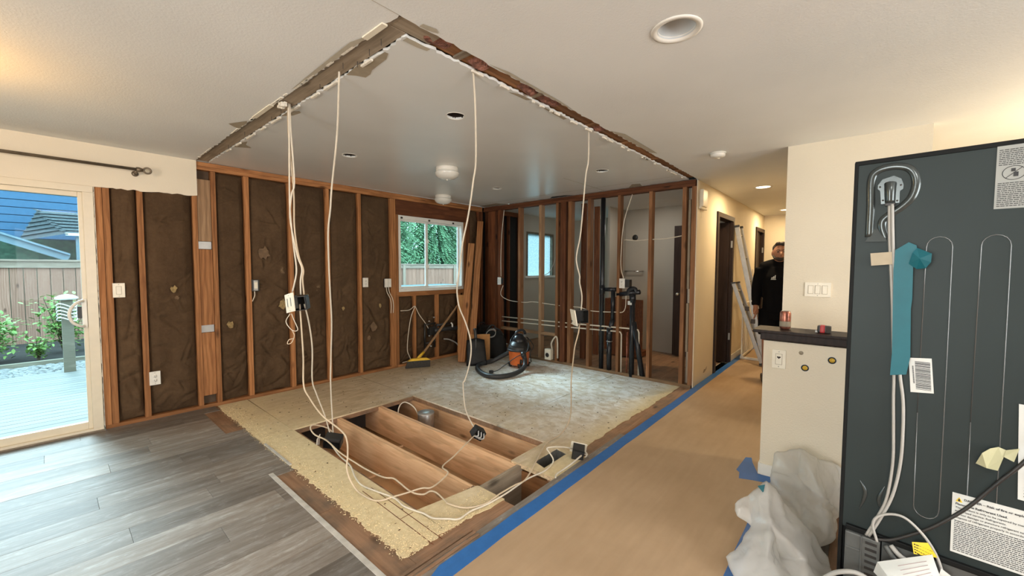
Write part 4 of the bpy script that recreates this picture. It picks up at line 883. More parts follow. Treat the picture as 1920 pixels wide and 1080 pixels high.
# ------------------------------------------------------------------ ceiling fixtures
def dome(loc, label):
    t = thing('ceiling_lamp', label, 'ceiling lamp', loc)
    lathe('lamp_base', [(0, 0), (.112, 0), (.114, -.012), (.112, -.040), (.100, -.046)], 'white_plastic', t, (0, 0, 0), 36)
    lathe('lamp_shade', [(.098, -.044), (.121, -.048), (.124, -.062), (.112, -.088), (.085, -.108), (.045, -.120), (0, -.123)], 'lamp_glass', t, (0, 0, 0), 36)
    lathe('finial', [(.009, -.121), (.008, -.13), (0, -.133)], 'white_plastic', t, (0, 0, 0), 12)
dome((2.73, 3.25, H-.002), 'white dome ceiling lamp in the middle of the torn-out kitchen ceiling'); dome((3.74, 4.54, H-.002), 'white dome ceiling lamp close to the kitchen window')
sd = thing('smoke_detector', 'white round smoke detector on the ceiling before the hall', 'smoke detector', (3.95, 1.0, H)); lathe('detector_base', [(0, 0), (.066, 0), (.066, -.012)], 'white_plastic', sd, (0, 0, 0), 28); lathe('detector_cover', [(.062, -.012), (.060, -.030), (.045, -.040), (0, -.042)], 'white_plastic', sd, (0, 0, 0), 28); lathe('test_button', [(.012, -.041), (.011, -.045), (0, -.045)], 'cream_plastic', sd, (.02, 0, 0), 12)
cl = thing('recessed_light', 'unlit recessed can light with white trim ring on the near ceiling', 'ceiling light', (1.813, .637, H)); lathe('trim_ring', [(.104, .001), (.103, -.004), (.094, -.006), (.080, -.003), (.076, .012)], 'white_plastic', cl, (0, 0, 0), 40); lathe('reflector', [(.0775, .002), (.074, .04), (.062, .085), (.05, .095)], 'chrome', cl, (0, 0, 0), 40)
M['refl'] = plain('matt_white_reflector', (.62, .64, .64), .35, var=.02); bpy.data.objects['reflector'].data.materials[0] = M['refl']
lathe('bulb', [(0, .068), (.03, .072), (.046, .085), (.05, .10)], 'lamp_glass', cl, (0, 0, 0), 28); lathe('can_top', [(0, .10), (.062, .10), (.066, .08)], 'steel', cl, (0, 0, 0), 24)
for x, y, lb in ((5.93, .965, 'lit recessed downlight in the hall ceiling nearest the kitchen'), (8.46, 1.02, 'small lit downlight at the far end of the hall ceiling')):
    t = thing('hall_downlight', lb, 'ceiling light', (x, y, H)); lathe('trim_ring', [(.105, 0), (.103, -.006), (.085, -.008), (.078, -.004)], 'white_plastic', t, (0, 0, 0), 32); lathe('lens', [(0, -.003), (.08, -.0045)], 'lit', t, (0, 0, 0), 32)
cr = thing('curtain_rod', 'bronze curtain rod with ring finial above the sliding door', 'curtain rod', (0, 0, 0)); tube('rod', [(-2.2, 4.82, 2.262), (.545, 4.82, 2.262)], .0125, 'bronze', cr, 0, 12); 
bm = bmesh.new(); ring_ = [Vector((.618+.024*math.cos(a*PI/12), 4.82+.0*a, 2.262+.024*math.sin(a*PI/12))) for a in range(25)]; tubemesh(bm, ring_, .0075, 8, False); frombm('finial', bm, 'bronze', cr, (0, 0, 0), True)
tube('bracket', [(.545, YB-.013, 2.235), (.545, 4.83, 2.24), (.545, 4.82, 2.25)], .010, 'bronze', cr, 0, 8); lathe('rod_cap', [(0, .0), (.02, .0), (.021, .02), (.012, .045), (0, .05)], 'bronze', cr, (.545, 4.82, 2.262), 14, 'X'); lathe('bracket_plate', [(0, -.008), (.024, -.006), (.024, 0)], 'bronze', cr, (.545, YB-.013, 2.235), 16, 'Y')

# ------------------------------------------------------------------ hall: chime, switches, ladder, gate
ch = thing('door_chime', 'cream door chime box high on the hall wall corner', 'door chime', (5.10, YO, 2.235)); lbox('chime_cover', ch, -.09, .09, -.05, 0, -.10, .10, 'cream_plastic', .012); lbox('chime_base', ch, -.11, .14, -.035, 0, -.125, -.095, 'cream_plastic', .008); tube('chime_wire', [(.0, -.003, -.12), (.02, -.003, -.22), (-.02, -.003, -.24)], .002, 'cream_plastic', ch, local=True)
for z, lb in ((1.36, 'upper small switch plate on the far hall wall'), (1.24, 'lower small switch plate on the far hall wall')):
    t = thing('hall_switch', lb, 'switch', (8.25, YO-.001, z)); plate(t, .075, .09, 'rocker')
ts = thing('triple_switch', 'cream triple rocker switch plate on the wall above the dark cap', 'switch', (4.129, .262, 1.242), -PI/2); plate(ts, .172, .118, 'triple', 'cream_plastic')
dm = thing('dimmer_switch', 'cream dimmer switch with a dark heart on the half wall', 'switch', (3.159, .39, .815), -PI/2); plate(dm, .076, .122, 'dimmer', 'cream_plastic')
hb = bmesh.new(); hp = [(.0105*math.sin(t)**3*1.0, .0095*(13*math.cos(t)-5*math.cos(2*t)-2*math.cos(3*t)-math.cos(4*t))/16) for t in [2*PI*k/26 for k in range(26)]]
hf_ = hb.faces.new([hb.verts.new((x, -.0125, z+.012)) for x, z in hp]); frombm('heart', hb, 'dark_door', dm)
def ladder():
    t = thing('ladder', 'aluminium ladder leaning on the hall wall between the dark doors', 'ladder', (0, 0, 0))
    def sect(x0, x1, p, q, w, th, n, mat):
        for x in (x0, x1): board('rail', (x, p[0], p[1]), (x, q[0], q[1]), th, w, mat, t, (0, 1, .3), .004)
        for k in range(n):
            f = (k+.6)/n; y = p[0]+(q[0]-p[0])*f; z = p[1]+(q[1]-p[1])*f; tube('rung', [(x0, y, z), (x1, y, z)], .014, 'alu', t, 0, 8)
        for x in (x0, x1): board('end_cap', (x, q[0]-(q[0]-p[0])*.01, q[1]-(q[1]-p[1])*.01), (x, q[0], q[1]+.012), th+.012, w+.012, 'black_rubber', t, (0, 1, .3)); board('foot', (x, p[0], p[1]-.0), (x, p[0]+(q[0]-p[0])*.025, p[1]+(q[1]-p[1])*.025), th+.014, w+.014, 'black_rubber', t, (0, 1, .3))
    sect(6.70, 6.93, (1.0, .03), (1.41, 2.04), .062, .026, 6, 'alu'); sect(6.66, 6.95, (1.02, .03), (1.425, 1.20), .05, .026, 4, 'alu')
    for z, y in ((.62, 1.16), (.8, 1.24)): box('latch', 6.645, 6.69, y-.03, y+.02, z, z+.06, 'dark_metal', t, .005)
    board('edge_guard', (6.698, 1.005, .2), (6.698, 1.385, 2.0), .006, .02, 'stud_dark', t, (0, 1, .3))
ladder()
gt = thing('baby_gate', 'white barred gate leaning against the hall wall behind the ladder', 'gate', (0, 0, 0))
for z in (.05, .86): board('gate_rail', (7.05, 1.36, z), (7.95, 1.38, z), .03, .035, 'white_trim', gt)
for k in range(10): x = 7.07+.095*k; board('gate_bar', (x, 1.365, .05), (x, 1.37, .86), .018, .018, 'white_trim', gt)
board('gate_foot', (7.05, 1.02, .025), (7.05, 1.38, .03), .03, .035, 'white_trim', gt)
tube('gate_knob', [(7.05, 1.34, .86), (6.99, 1.34, .86)], .018, 'black_plastic', gt, 0, 10)

# ------------------------------------------------------------------ on the cap of the half wall
cn = thing('drink_can', 'reddish drink can standing on the end of the dark cap', 'can', (3.26, .375, 1.004)); lathe('can_body', [(.022, 0), (.027, .003), (.0325, .012), (.0325, .108), (.028, .119), (.0265, .123)], 'copper', cn, (0, 0, 0), 28); lathe('can_top', [(.0265, .123), (.0255, .1215), (.0245, .118), (0, .118)], 'alu', cn, (0, 0, 0), 28); lathe('can_label', [(.0327, .02), (.0327, .055)], 'torn', cn, (0, 0, 0), 28); lbox('pull_tab', cn, -.008, .01, -.006, .006, .119, .121, 'alu', .001)
tm = thing('tape_measure', 'black and red tape measure lying on the dark cap', 'tape measure', (3.245, .165, 1.004), -PI/2)
lbox('case', tm, -.034, .034, -.028, .028, 0, .046, 'black_plastic', .010); lbox('red_band', tm, -.020, .006, -.030, .030, .001, .048, 'red', .007); lbox('grey_grip', tm, .008, .036, -.0295, .0295, .001, .044, 'ground', .008); lbox('tape_hook', tm, -.045, -.033, -.008, .008, .0, .010, 'alu')
def smiley(loc, label):
    t = thing('smiley_sticker', label, 'sticker', loc, -PI/2)
    for n, r, d, m in (('border', .0225, .0006, 'paper_white'), ('ring', .021, .001, 'ink'), ('face', .0135, .0014, 'yellow')): lathe(n, [(0, -d), (r, -d), (r, 0)], m, t, (0, 0, 0), 26, 'Y')
    for x in (-.004, .004): lathe('eye', [(0, -.0018), (.0018, -.0018), (.0018, 0)], 'ink', t, (x, 0, .004), 10, 'Y').scale = (1, 1, 1.5)
    tube('mouth', [(-.0075, -.0015, -.002), (-.004, -.0015, -.0065), (0, -.0015, -.0078), (.004, -.0015, -.0065), (.0075, -.0015, -.002)], .0008, 'ink', t, 4, 6, local=True)
smiley((3.1595, .249, .778), 'lower round yellow smiley sticker nearer the dimmer'); smiley((3.1595, .115, .847), 'upper round yellow smiley sticker nearer the fridge')

# ------------------------------------------------------------------ tools in the kitchen
vq = thing('shop_vacuum', 'orange drum shop vacuum with black motor head beside the partition', 'vacuum cleaner', (4.39, 3.66, 0))
lathe('drum', [(0, .035), (.125, .035), (.135, .05), (.150, .235), (.156, .24)], 'orange', vq, (0, 0, 0), 36); lathe('drum_rim', [(.150, .235), (.168, .238), (.17, .262), (.155, .268)], 'black_rubber', vq, (0, 0, 0), 36)
lathe('lid', [(.165, .262), (.16, .29), (.135, .33), (.10, .375), (.085, .38)], 'black_plastic', vq, (0, 0, 0), 32)
hd = lathe('motor_head', [(.105, .36), (.10, .40), (.075, .44), (.045, .47), (0, .475)], 'abs', vq, (0, 0, 0), 28)
tube('carry_handle', [(-.06, .03, .43), (-.03, .02, .50), (.03, -.02, .525), (.07, -.04, .50), (.08, -.045, .45)], .018, 'abs', vq, 6, 10, local=True)
lbox('power_switch', vq, .02, .07, -.09, -.05, .43, .46, 'alu', .006)
for k in range(4):
    a = PI/4+k*PI/2; c = lathe('caster', [(0, -.014), (.024, -.014), (.027, 0), (.024, .014), (0, .014)], 'black_plastic', vq, (.125*math.cos(a), .125*math.sin(a), .027), 14, 'X')
    lbox('caster_foot', vq, .125*math.cos(a)-.03, .125*math.cos(a)+.03, .125*math.sin(a)-.03, .125*math.sin(a)+.03, .04, .065, 'black_plastic', .01)
hose = [(.02, .13, .20), (.0, .22, .16), (-.12, .40, .045), (-.35, .42, .035), (-.56, .28, .035), (-.70, .05, .034), (-.735, -.12, .034), (-.66, -.25, .034), (-.44, -.30, .036), (-.22, -.27, .07), (-.14, -.22, .15), (-.125, -.175, .235)]
P = catmull([Vector(h) for h in hose], 30); bm = bmesh.new(); tubemesh(bm, P, [.030+.0022*(i % 2) for i in range(len(P))], 12); frombm('hose', bm, 'black_rubber', vq, smooth=True)
tube('hose_cuff', [(-.135, -.20, .19), (-.123, -.172, .25)], .037, 'black_plastic', vq, 0, 14, local=True)
tube('power_cord', [(.07, -.10, .42), (-.02, -.19, .33), (-.10, -.20, .24), (-.20, -.12, .19), (-.34, -.05, .10), (-.45, .0, .03), (-.52, .04, .016)], .006, 'black_plastic', vq, local=True); lbox('plug', vq, -.56, -.515, .015, .06, .002, .04, 'black_plastic', .008)
tube('cord_loop', [(-.05, .05, .46), (-.16, .02, .40), (-.20, -.02, .33), (-.14, -.10, .31), (-.05, -.17, .30), (-.10, -.18, .22)], .006, 'black_plastic', vq, local=True); tube('cord_loop', [(.05, -.08, .44), (.12, -.12, .36), (.14, -.15, .28), (.02, -.19, .22), (.06, -.165, .12), (.10, -.14, .07)], .006, 'black_plastic', vq, local=True)
tube('wand', [(.19, .02, .02), (.185, .03, .36)], .022, 'black_plastic', vq, 0, 12, local=True); lathe('drain_cap', [(0, -.01), (.03, -.01), (.033, 0)], 'black_plastic', vq, (-.09, -.105, .10), 14, 'X')

sh = thing('square_shovel', 'black square shovel leaning on a tan board beside the vacuum hose', 'shovel', (4.02, 4.15, 0), -.62)
bm = bmesh.new(); V = {}
for i in range(9):
    for j in range(9):
        fx, fz = i/8*2-1, j/8; w = .15*(1-.12*fz); z = .005+fz*.35; y = .10*fz+.03*fx*fx*(.4+.6*fz)-.03; V[i, j] = bm.verts.new((w*fx, y, z+.04*(1-abs(fx))*(fz == 1)))
for i in range(8):
    for j in range(8): bm.faces.new((V[i, j], V[i+1, j], V[i+1, j+1], V[i, j+1]))
bmesh.ops.solidify(bm, geom=bm.faces[:], thickness=.004); frombm('blade', bm, 'black_rubber', sh, smooth=True)
tube('socket', [(0, .05, .22), (0, .09, .38), (-.005, .13, .52)], lambda f: .020+.004*f, 'black_plastic', sh, 4, 12, local=True)
cb_ = thing('tan_panel', 'tan board with rounded corner standing behind the shovel', 'board', (4.23, 4.25, 0), -.62); bm = bmesh.new(); bbox(bm, -.18, .12, -.01, .012, 0, .42, .012); frombm('panel', bm, 'tan_board', cb_); tag(cb_)
tb = thing('tool_bag', 'black tool bag slumped in the dark corner beside the tan board', 'bag', (4.60, 4.38, 0), -.62)
bm = bmesh.new(); bmesh.ops.create_icosphere(bm, subdivisions=4, radius=1)
for v in bm.verts:
    n = v.co.normalized(); f = 1+.10*noise.noise(n*2.4)+.05*noise.noise(n*6); z = max(-.62, n.z); p = Vector((math.copysign(abs(n.x)**.6, n.x), math.copysign(abs(n.y)**.7, n.y), z))*f; v.co = Vector((p.x*.21, p.y*.15, (p.z+.66)*.25))
zmin = min(v.co.z for v in bm.verts)
for v in bm.verts: v.co.z -= zmin
frombm('bag_body', bm, 'black_bag', tb, smooth=True); tube('bag_strap', [(-.15, -.08, .36), (-.06, -.13, .46), (.06, -.13, .46), (.15, -.08, .36)], .012, 'black_rubber', tb, local=True); tube('bag_handle', [(-.1, .05, .40), (0, .06, .50), (.1, .05, .40)], .010, 'black_rubber', tb, local=True)
tag(tube('wire_coil', [(4.42+.09*math.cos(k*.7)*(1+.15*math.sin(k*2.1)), 4.24+.05*math.sin(k*.7), .40+.05*math.sin(k*.7+.6)+.004*k*.3) for k in range(20)], .004, 'cable_grey', None, 4, 6), 'loose coil of grey wire draped over the black tool bag', 'wire')
bx_ = thing('tool_case', 'black tool case standing behind the bag in the corner', 'case', (4.70, 4.72, 0)); lbox('case_body', bx_, -.14, .14, -.10, .12, 0, .46, 'black_plastic', .02); tube('case_handle', [(-.08, 0, .46), (-.06, 0, .50), (.04, 0, .50), (.06, 0, .46)], .01, 'black_plastic', bx_, local=True)
def leaner(label, a, b, w, t, mat):
    o = board('loose_plank', a, b, w, t, mat, None, (-.7, -.7, .1), .003); return tag(o, label, 'plank')
leaner('tall loose plank leaning in the corner between window and partition', (4.02, 4.27, .02), (4.72, 4.78, 2.17), .095, .036, 'stud')
leaner('second loose plank leaning steeply left of the tall one', (3.97, 4.42, .02), (4.52, 4.78, 1.80), .10, .036, 'stud')
leaner('short wide board standing below the window corner', (4.06, 4.45, .02), (4.30, 4.72, .98), .20, .03, 'tan_board')
br = thing('push_broom', 'yellow broom with grey bristles leaning below the window', 'broom', (0, 0, 0))
board('handle', (3.36, 4.61, .15), (4.30, 4.82, .86), .024, .024, 'handle_wood', br, (0, 1, 0), .008)
ba = Vector((3.33, 4.58, .0)); ax = Vector((.80, -.42, 0)).normalized(); ay = Vector((-ax.y, ax.x, 0))
bm = bmesh.new()
def qd(bm, pts): return [bm.verts.new(p) for p in pts]
def prism(bm, lo, hi):
    a, b = qd(bm, lo), qd(bm, hi); bm.faces.new(a[::-1]); bm.faces.new(b)
    for k in range(4): bm.faces.new((a[k], a[(k+1) % 4], b[(k+1) % 4], b[k]))
def slab4(z, hw, hd, off=0): return [ba+ax*sx*hw+ay*(sy*hd+off)+Vector((0, 0, z)) for sx, sy in ((-1, -1), (1, -1), (1, 1), (-1, 1))]
prism(bm, slab4(.004, .17, .03, .13), slab4(.135, .15, .022, -.01)); frombm('bristles', bm, 'bristle', br)
bm = bmesh.new(); prism(bm, slab4(.133, .155, .026, -.012), slab4(.165, .10, .02, -.02)); frombm('broom_head', bm, 'yellow', br)
tube('ferrule', [(3.33, 4.603, .155), (3.45, 4.63, .22)], .02, 'yellow', br, 0, 10)

# ------------------------------------------------------------------ fridge (seen from behind) in its own frame: x right, y away from camera, z up
fr = thing('refrigerator', 'grey steel refrigerator seen from its back by the half wall', 'refrigerator', (2.0405, .0286, 0), math.atan2(-.99680652, -.0798547))
FW, FT = .92, 1.817
lbox('cabinet', fr, 0, FW, .012, .66, .06, FT, 'fridge_side', .006); lbox('back_panel', fr, .008, FW-.01, -.002, .014, .395, FT-.012, 'fridge', .002)
lbox('top_trim', fr, -.002, FW, -.004, .03, FT-.012, FT+.004, 'fridge_side', .003); lbox('side_trim', fr, -.003, .009, -.005, .03, .06, FT, 'fridge_side', .003)
for k, x in enumerate((.05, .80)): lbox('leveling_foot', fr, x, x+.06, .05, .11, 0, .065, 'black_plastic', .005); lbox('leveling_foot', fr, x, x+.06, .55, .61, 0, .065, 'black_plastic', .005)
def ftube(name, pts, r, mat, y=-.004, sub=6, seg=8, par=None): return tube(name, [(p[0], p[2] if len(p) > 2 else y, p[-1] if len(p) == 2 else p[1]) for p in pts], r, mat, par or fr, sub, seg, local=True)
M['ridge'] = plain('embossed_ridge', (.075, .088, .088), .2, .6, var=.03)
ftube('embossed_ridge', [(.048, 1.533), (.048, 1.646), (.047, 1.746), (.064, 1.777), (.102, 1.786), (.139, 1.777), (.16, 1.751), (.166, 1.711), (.156, 1.668), (.132, 1.637), (.1, 1.611), (.083, 1.59), (.083, 1.561), (.095, 1.522)], .0165, 'ridge', .0085, 8, 14)
M['ridge2'] = plain('pressed_line', (.16, .17, .17), .25, .6, var=.03)
for x0, x1 in ((.200, .262), (.326, .388), (.452, .514), (.578, .64), (.704, .766)):
    r_ = (x1-x0)/2; cx = (x0+x1)/2; L = [(x0, .9), (x0, 1.47)]+[(cx-r_*math.cos(k*PI/8), 1.49+.035*math.sin(k*PI/8)) for k in range(9)]+[(x1, 1.47), (x1+.003, .9), (x1+.004, .575)]+[(cx+.003+r_*math.cos(k*PI/8), .56-.033*math.sin(k*PI/8)) for k in range(9)]+[(x0+.003, .575), (x0, .9)]
    ftube('pressed_rib', L, .0017, 'ridge2', -.0018, 0, 6)
sheet_pts = [(.058, 1.562), (.08, 1.561), (.099, 1.514), (.038, 1.515)]
mesh('pressed_ramp', [(.058, -.003, 1.562), (.08, -.003, 1.561), (.099, -.010, 1.514), (.038, -.010, 1.515)], [(3, 2, 1, 0)], 'ridge', fr)
for L in ([(.054, .598), (.072, .551), (.056, .475)], [(.125, .599), (.111, .545), (.119, .5)]): ftube('pressed_dent', L, lambda f: .001+.006*math.sin(PI*f), 'ridge', -.001, 8, 8)
# cord inlet cover
ci = sheet('inlet_cover', [(.066, 1.722), (.078, 1.742), (.108, 1.751), (.128, 1.738), (.135, 1.715), (.134, 1.70), (.126, 1.694), (.126, 1.652), (.077, 1.652), (.073, 1.701), (.066, 1.708)], [], .006, 'ridge', fr, 'XZ', -.009)
tube('inlet_dome', [(.1, -.010, 1.725), (.1, -.016, 1.70), (.101, -.016, 1.655)], lambda f: .017-.003*f, 'ridge', fr, 6, 12, local=True)
lbox('inlet_grommet', fr, .088, .116, -.022, -.004, 1.643, 1.654, 'black_plastic', .003)
for x, z in ((.072, 1.715), (.128, 1.715), (.082, 1.665), (.12, 1.66)): lathe('inlet_screw', [(0, -.003), (.003, -.002), (.003, 0)], 'dark_metal', fr, (x, -.009, z), 8, 'Y')
# cables taped to the back
ftube('supply_cable', [(.1, 1.648), (.105, 1.525), (.113, 1.409), (.12, 1.307), (.127, 1.18), (.135, 1.027), (.137, .935), (.141, .831), (.144, .701), (.133, .565), (.11, .48), (.081, .395)], .0048, 'cable_grey', -.016)
ftube('supply_cable', [(.108, 1.648), (.114, 1.525), (.122, 1.40), (.129, 1.30), (.14, 1.16), (.151, 1.03), (.162, .941), (.166, .838), (.164, .708), (.148, .582), (.118, .478), (.089, .397)], .0048, 'cable_grey', -.02)
ftube('loop_cable', [(.113, .392), (.099, .448), (.109, .485), (.143, .512), (.18, .517), (.216, .492), (.246, .455), (.268, .411), (.283, .359), (.288, .33)], .0045, 'cable_grey', -.03)
ftube('power_cord', [(.52, .98), (.442, .817), (.392, .729), (.336, .628), (.291, .562), (.244, .503), (.193, .453), (.147, .414), (.10, .395)], .0056, 'black_plastic', -.026)
def fpoly(name, L, mat, y, par=None, th=.0012): return sheet(name, L, [], th, mat, par or fr, 'XZ', y)
fpoly('tan_tape', [(.055, 1.471), (.12, 1.476), (.123, 1.431), (.059, 1.425)], 'tan_tape', -.023)
tt = fpoly('teal_tape', [(.122, 1.481), (.156, 1.508), (.176, 1.496), (.180, 1.46), (.170, 1.428), (.172, 1.307), (.170, 1.272), (.175, 1.1), (.167, 1.036), (.125, 1.026), (.127, 1.11), (.123, 1.285), (.12, 1.409)], 'teal_tape', -.027)
mesh('tape_fold', [(.158, -.029, 1.432), (.167, -.035, 1.471), (.178, -.031, 1.487), (.214, -.05, 1.466), (.213, -.052, 1.437), (.201, -.045, 1.416), (.179, -.03, 1.413), (.185, -.045, 1.45)], [(7, 0, 1), (7, 1, 2), (7, 2, 3), (7, 3, 4), (7, 4, 5), (7, 5, 6), (7, 6, 0)], 'teal_tape', tt)
# labels: paper with printed lines
def text(body, size, x, z, y, par, mat='ink', bold=0.0):
    cu = bpy.data.curves.new('txt', 'FONT'); cu.body = body; cu.size = size; cu.offset = bold; cu.resolution_u = 2
    ob = bpy.data.objects.new('tmp', cu); COL.objects.link(ob); dg = bpy.context.evaluated_depsgraph_get(); dg.update()
    me = bpy.data.meshes.new_from_object(ob.evaluated_get(dg)); bpy.data.objects.remove(ob); bpy.data.curves.remove(cu)
    for v in me.vertices: v.co = (v.co.x, 0, v.co.y)
    me.materials.clear(); o = link('lettering', me, mat, par, (x, y, z)); return o
def dashes(x0, x1, z0, z1, lines, par, y, mat='ink', fill=.5, seed=3, ragged_=.8):
    """small print too fine to read: broken dark strokes"""
    rnd = random.Random(seed); bm = bmesh.new(); h = (z1-z0)/lines
    for i in range(lines):
        z = z1-h*(i+.5); x = x0; xe = x0+(x1-x0)*rnd.uniform(ragged_, 1)
        while x < xe:
            w = rnd.uniform(.0025, .010); vs = [bm.verts.new(p) for p in ((x, y, z-h*fill/2), (min(x+w, xe), y, z-h*fill/2), (min(x+w, xe), y, z+h*fill/2), (x, y, z+h*fill/2))]; bm.faces.new(vs); x += w+rnd.uniform(.001, .0022)
    return frombm('small_print', bm, mat, par)
lw = sheet('warning_label', [(.347, 1.607), (.56, 1.605), (.56, 1.806), (.347, 1.806)], [], .0008, 'paper_white', fr, 'XZ', -.0035)
M['paper_grey'] = plain('grey_label_paper', (.33, .345, .325), .5, var=.03); lw.data.materials[0] = M['paper_grey']
dashes(.352, .55, 1.742, 1.795, 9, lw, -.0042, 'ink', .4, 5); dashes(.352, .55, 1.612, 1.69, 13, lw, -.0042, 'ink', .4, 6)
for cx in (.384, .437):
    bm = bmesh.new(); tubemesh(bm, [Vector((cx+.0235*math.cos(k*PI/16), -.004, 1.718+.0215*math.sin(k*PI/16))) for k in range(33)], .0008, 4, False); tubemesh(bm, [Vector((cx-.017, -.004, 1.702)), Vector((cx+.017, -.004, 1.734))], .0008, 4)
    bbox(bm, cx-.006, cx+.003, -.0044, -.0036, 1.722, 1.732); bbox(bm, cx-.001, cx+.009, -.0044, -.0036, 1.706, 1.720); frombm('prohibition_sign', bm, 'ink', lw)
bc = fpoly('barcode_label', [(.171, 1.094), (.228, 1.1), (.238, .978), (.180, .971)], 'paper_white', -.0045)
bm = bmesh.new(); rnd = random.Random(4); z = .985
while z < 1.084:
    h = rnd.choice((.0008, .0012, .002, .003)); f = (z-.975)/.12; bbox(bm, .194-.008*f, .232-.008*f, -.0052, -.0048, z, z+h); z += h+rnd.choice((.001, .0016, .0022))
frombm('barcode', bm, 'ink', bc); bm = bmesh.new()
for k in range(14): z = 1.005+.0045*k; bbox(bm, .186-.006*k/14, .1895-.006*k/14, -.0052, -.0048, z, z+.003)
frombm('small_print', bm, 'ink', bc)
dl_ = fpoly('danger_label', [(.295, .648), (.62, .648), (.62, .44), (.297, .44)], 'paper_white', -.0045)
tri = fpoly('warning_triangle', [(.303, .620), (.319, .620), (.311, .636)], 'tag_yellow', -.0055, dl_, .0006); mesh('flame_mark', [(.308, -.0062, .622), (.314, -.0062, .622), (.3135, -.0062, .628), (.311, -.0062, .632), (.3085, -.0062, .627)], [(0, 1, 2, 3, 4)], 'ink', dl_)
TL = [('DANGER \u2013 Risk of fire or explosion', .0098, .322, .628, .0003), ('Flammable Refrigerant Used.', .0098, .303, .609, .0003), ('This product is only to be repaired by manufacturer', .0086, .303, .597, .00012), ('authorized service. Refrigerants.', .0086, .303, .5855, .00012), ('Do not damage or puncture refrigerant tubing.', .0086, .303, .574, .00012), ('Dispose of refrigerant properly in accordance', .0086, .303, .5625, .00012)]
for b, s, x, z, bo in TL: text(b, s, x, z, -.0058, dl_, 'ink', bo)
dashes(.303, .61, .447, .556, 17, dl_, -.0056, 'ink', .42, 9)
lr = fpoly('side_label', [(.424, .987), (.50, .985), (.50, .679), (.434, .681)], 'paper_white', -.0045); dashes(.445, .495, .69, .975, 30, lr, -.0056, 'ink', .3, 12)
nt = mesh('curled_note', [(.342, -.012, .768), (.353, -.028, .812), (.370, -.022, .831), (.388, -.010, .838), (.404, -.007, .832), (.398, -.020, .806), (.388, -.030, .766), (.365, -.024, .764)], [(7, 0, 1, 2), (7, 2, 3, 5), (3, 4, 5), (7, 5, 6)], 'note', fr)
mesh('note_flap', [(.399, -.020, .812), (.404, -.008, .832), (.431, -.006, .845), (.420, -.022, .803)], [(0, 3, 2, 1)], 'note', nt)
# compressor bay cover, bracket with slots
lbox('bay_cover', fr, .125, FW-.02, -.012, .02, .075, .40, 'bay', .004); lbox('bay_lip', fr, .02, FW-.02, -.016, .0, .392, .412, 'fridge_side', .004); lathe('lip_screw', [(0, -.004), (.006, -.003), (.006, 0)], 'chrome', fr, (.39, -.016, .402), 10, 'Y')
bk = lbox('slotted_bracket', fr, .02, .122, -.028, .0, .08, .392, 'bay', .006)
bm = bmesh.new()
for k in range(11):
    z = .372-.0245*k
    bbox(bm, .08, .113, -.0295, -.02, z-.004, z+.006)
b_ = frombm('vent_slots', bm, 'black_plastic', fr); lbox('bracket_rib', fr, .022, .066, -.031, -.026, .325, .335, 'bay', .003); lbox('bracket_rib', fr, .066, .071, -.033, -.026, .085, .392, 'bay', .002)
tube('hose_bundle', [(.135, -.02, .385), (.155, -.03, .36), (.17, -.025, .34)], .010, 'bay', fr, 5, 8, local=True); tube('hose_bundle', [(.15, -.02, .392), (.17, -.03, .375), (.19, -.025, .36)], .008, 'cable_grey', fr, 5, 8, local=True)
# tag and folded leaflet tied to the loop cable
yt = mesh('yellow_tag', [(.204, -.036, .44), (.243, -.034, .455), (.268, -.04, .417), (.210, -.046, .404)], [(3, 2, 1, 0)], 'tag_yellow', fr)
bm = bmesh.new(); rnd = random.Random(8)
for k in range(4):
    a = Vector((.209+.001*k, -.0385-.0022*k, .434-.008*k)); d = Vector((.05, .001, -.006-.004*k)); x = .0
    while x < .9: w = rnd.uniform(.06, .16); p, q = a+d*x, a+d*min(x+w, .95); u_ = Vector((0, -.0006, .0042)); bm.faces.new([bm.verts.new(v) for v in (p, q, q+u_, p+u_)]); x += w+.03
frombm('small_print', bm, 'ink', yt)
bm = bmesh.new(); V = {}
for i in range(13):
    for j in range(7):
        f, g_ = i/12, j/6; top = Vector((.118, -.07, .338)).lerp(Vector((.255, -.045, .425)), f**.8); bot = Vector((.205, -.11, .285)).lerp(Vector((.285, -.06, .345)), f); p = top.lerp(bot, g_); p.y -= .025*math.sin(PI*g_)*(1-.4*f); V[i, j] = bm.verts.new(p)
for i in range(12):
    for j in range(6): bm.faces.new((V[i, j], V[i, j+1], V[i+1, j+1], V[i+1, j]))
lf = frombm('leaflet', bm, 'paper_white', fr, smooth=True)
mesh('leaflet_back', [(.118, -.069, .338), (.205, -.109, .285), (.15, -.075, .262), (.108, -.05, .283)], [(0, 1, 2, 3)], 'paper_white', lf)
mesh('leaflet_flap', [(.277, -.05, .39), (.304, -.045, .372), (.289, -.05, .355), (.272, -.055, .36)], [(0, 1, 2, 3)], 'paper_white', lf)
bm = bmesh.new()
for k in range(7):
    g_ = .15+.11*k; pts = []
    for i in range(3, 11):
        f = i/12; top = Vector((.118, -.07, .338)).lerp(Vector((.255, -.045, .425)), f**.8); bot = Vector((.205, -.11, .285)).lerp(Vector((.285, -.06, .345)), f); p = top.lerp(bot, g_); p.y -= .025*math.sin(PI*g_)*(1-.4*f)+.0012; pts.append(p)
    tubemesh(bm, pts, .0009, 4)
M['ink_red'] = plain('leaflet_print', (.42, .30, .30), .6); frombm('small_print', bm, 'ink_red', lf)
tube('leaflet_fitting', [(.285, -.035, .362), (.287, -.035, .335), (.292, -.035, .31)], .007, 'dark_metal', fr, 4, 8, local=True)
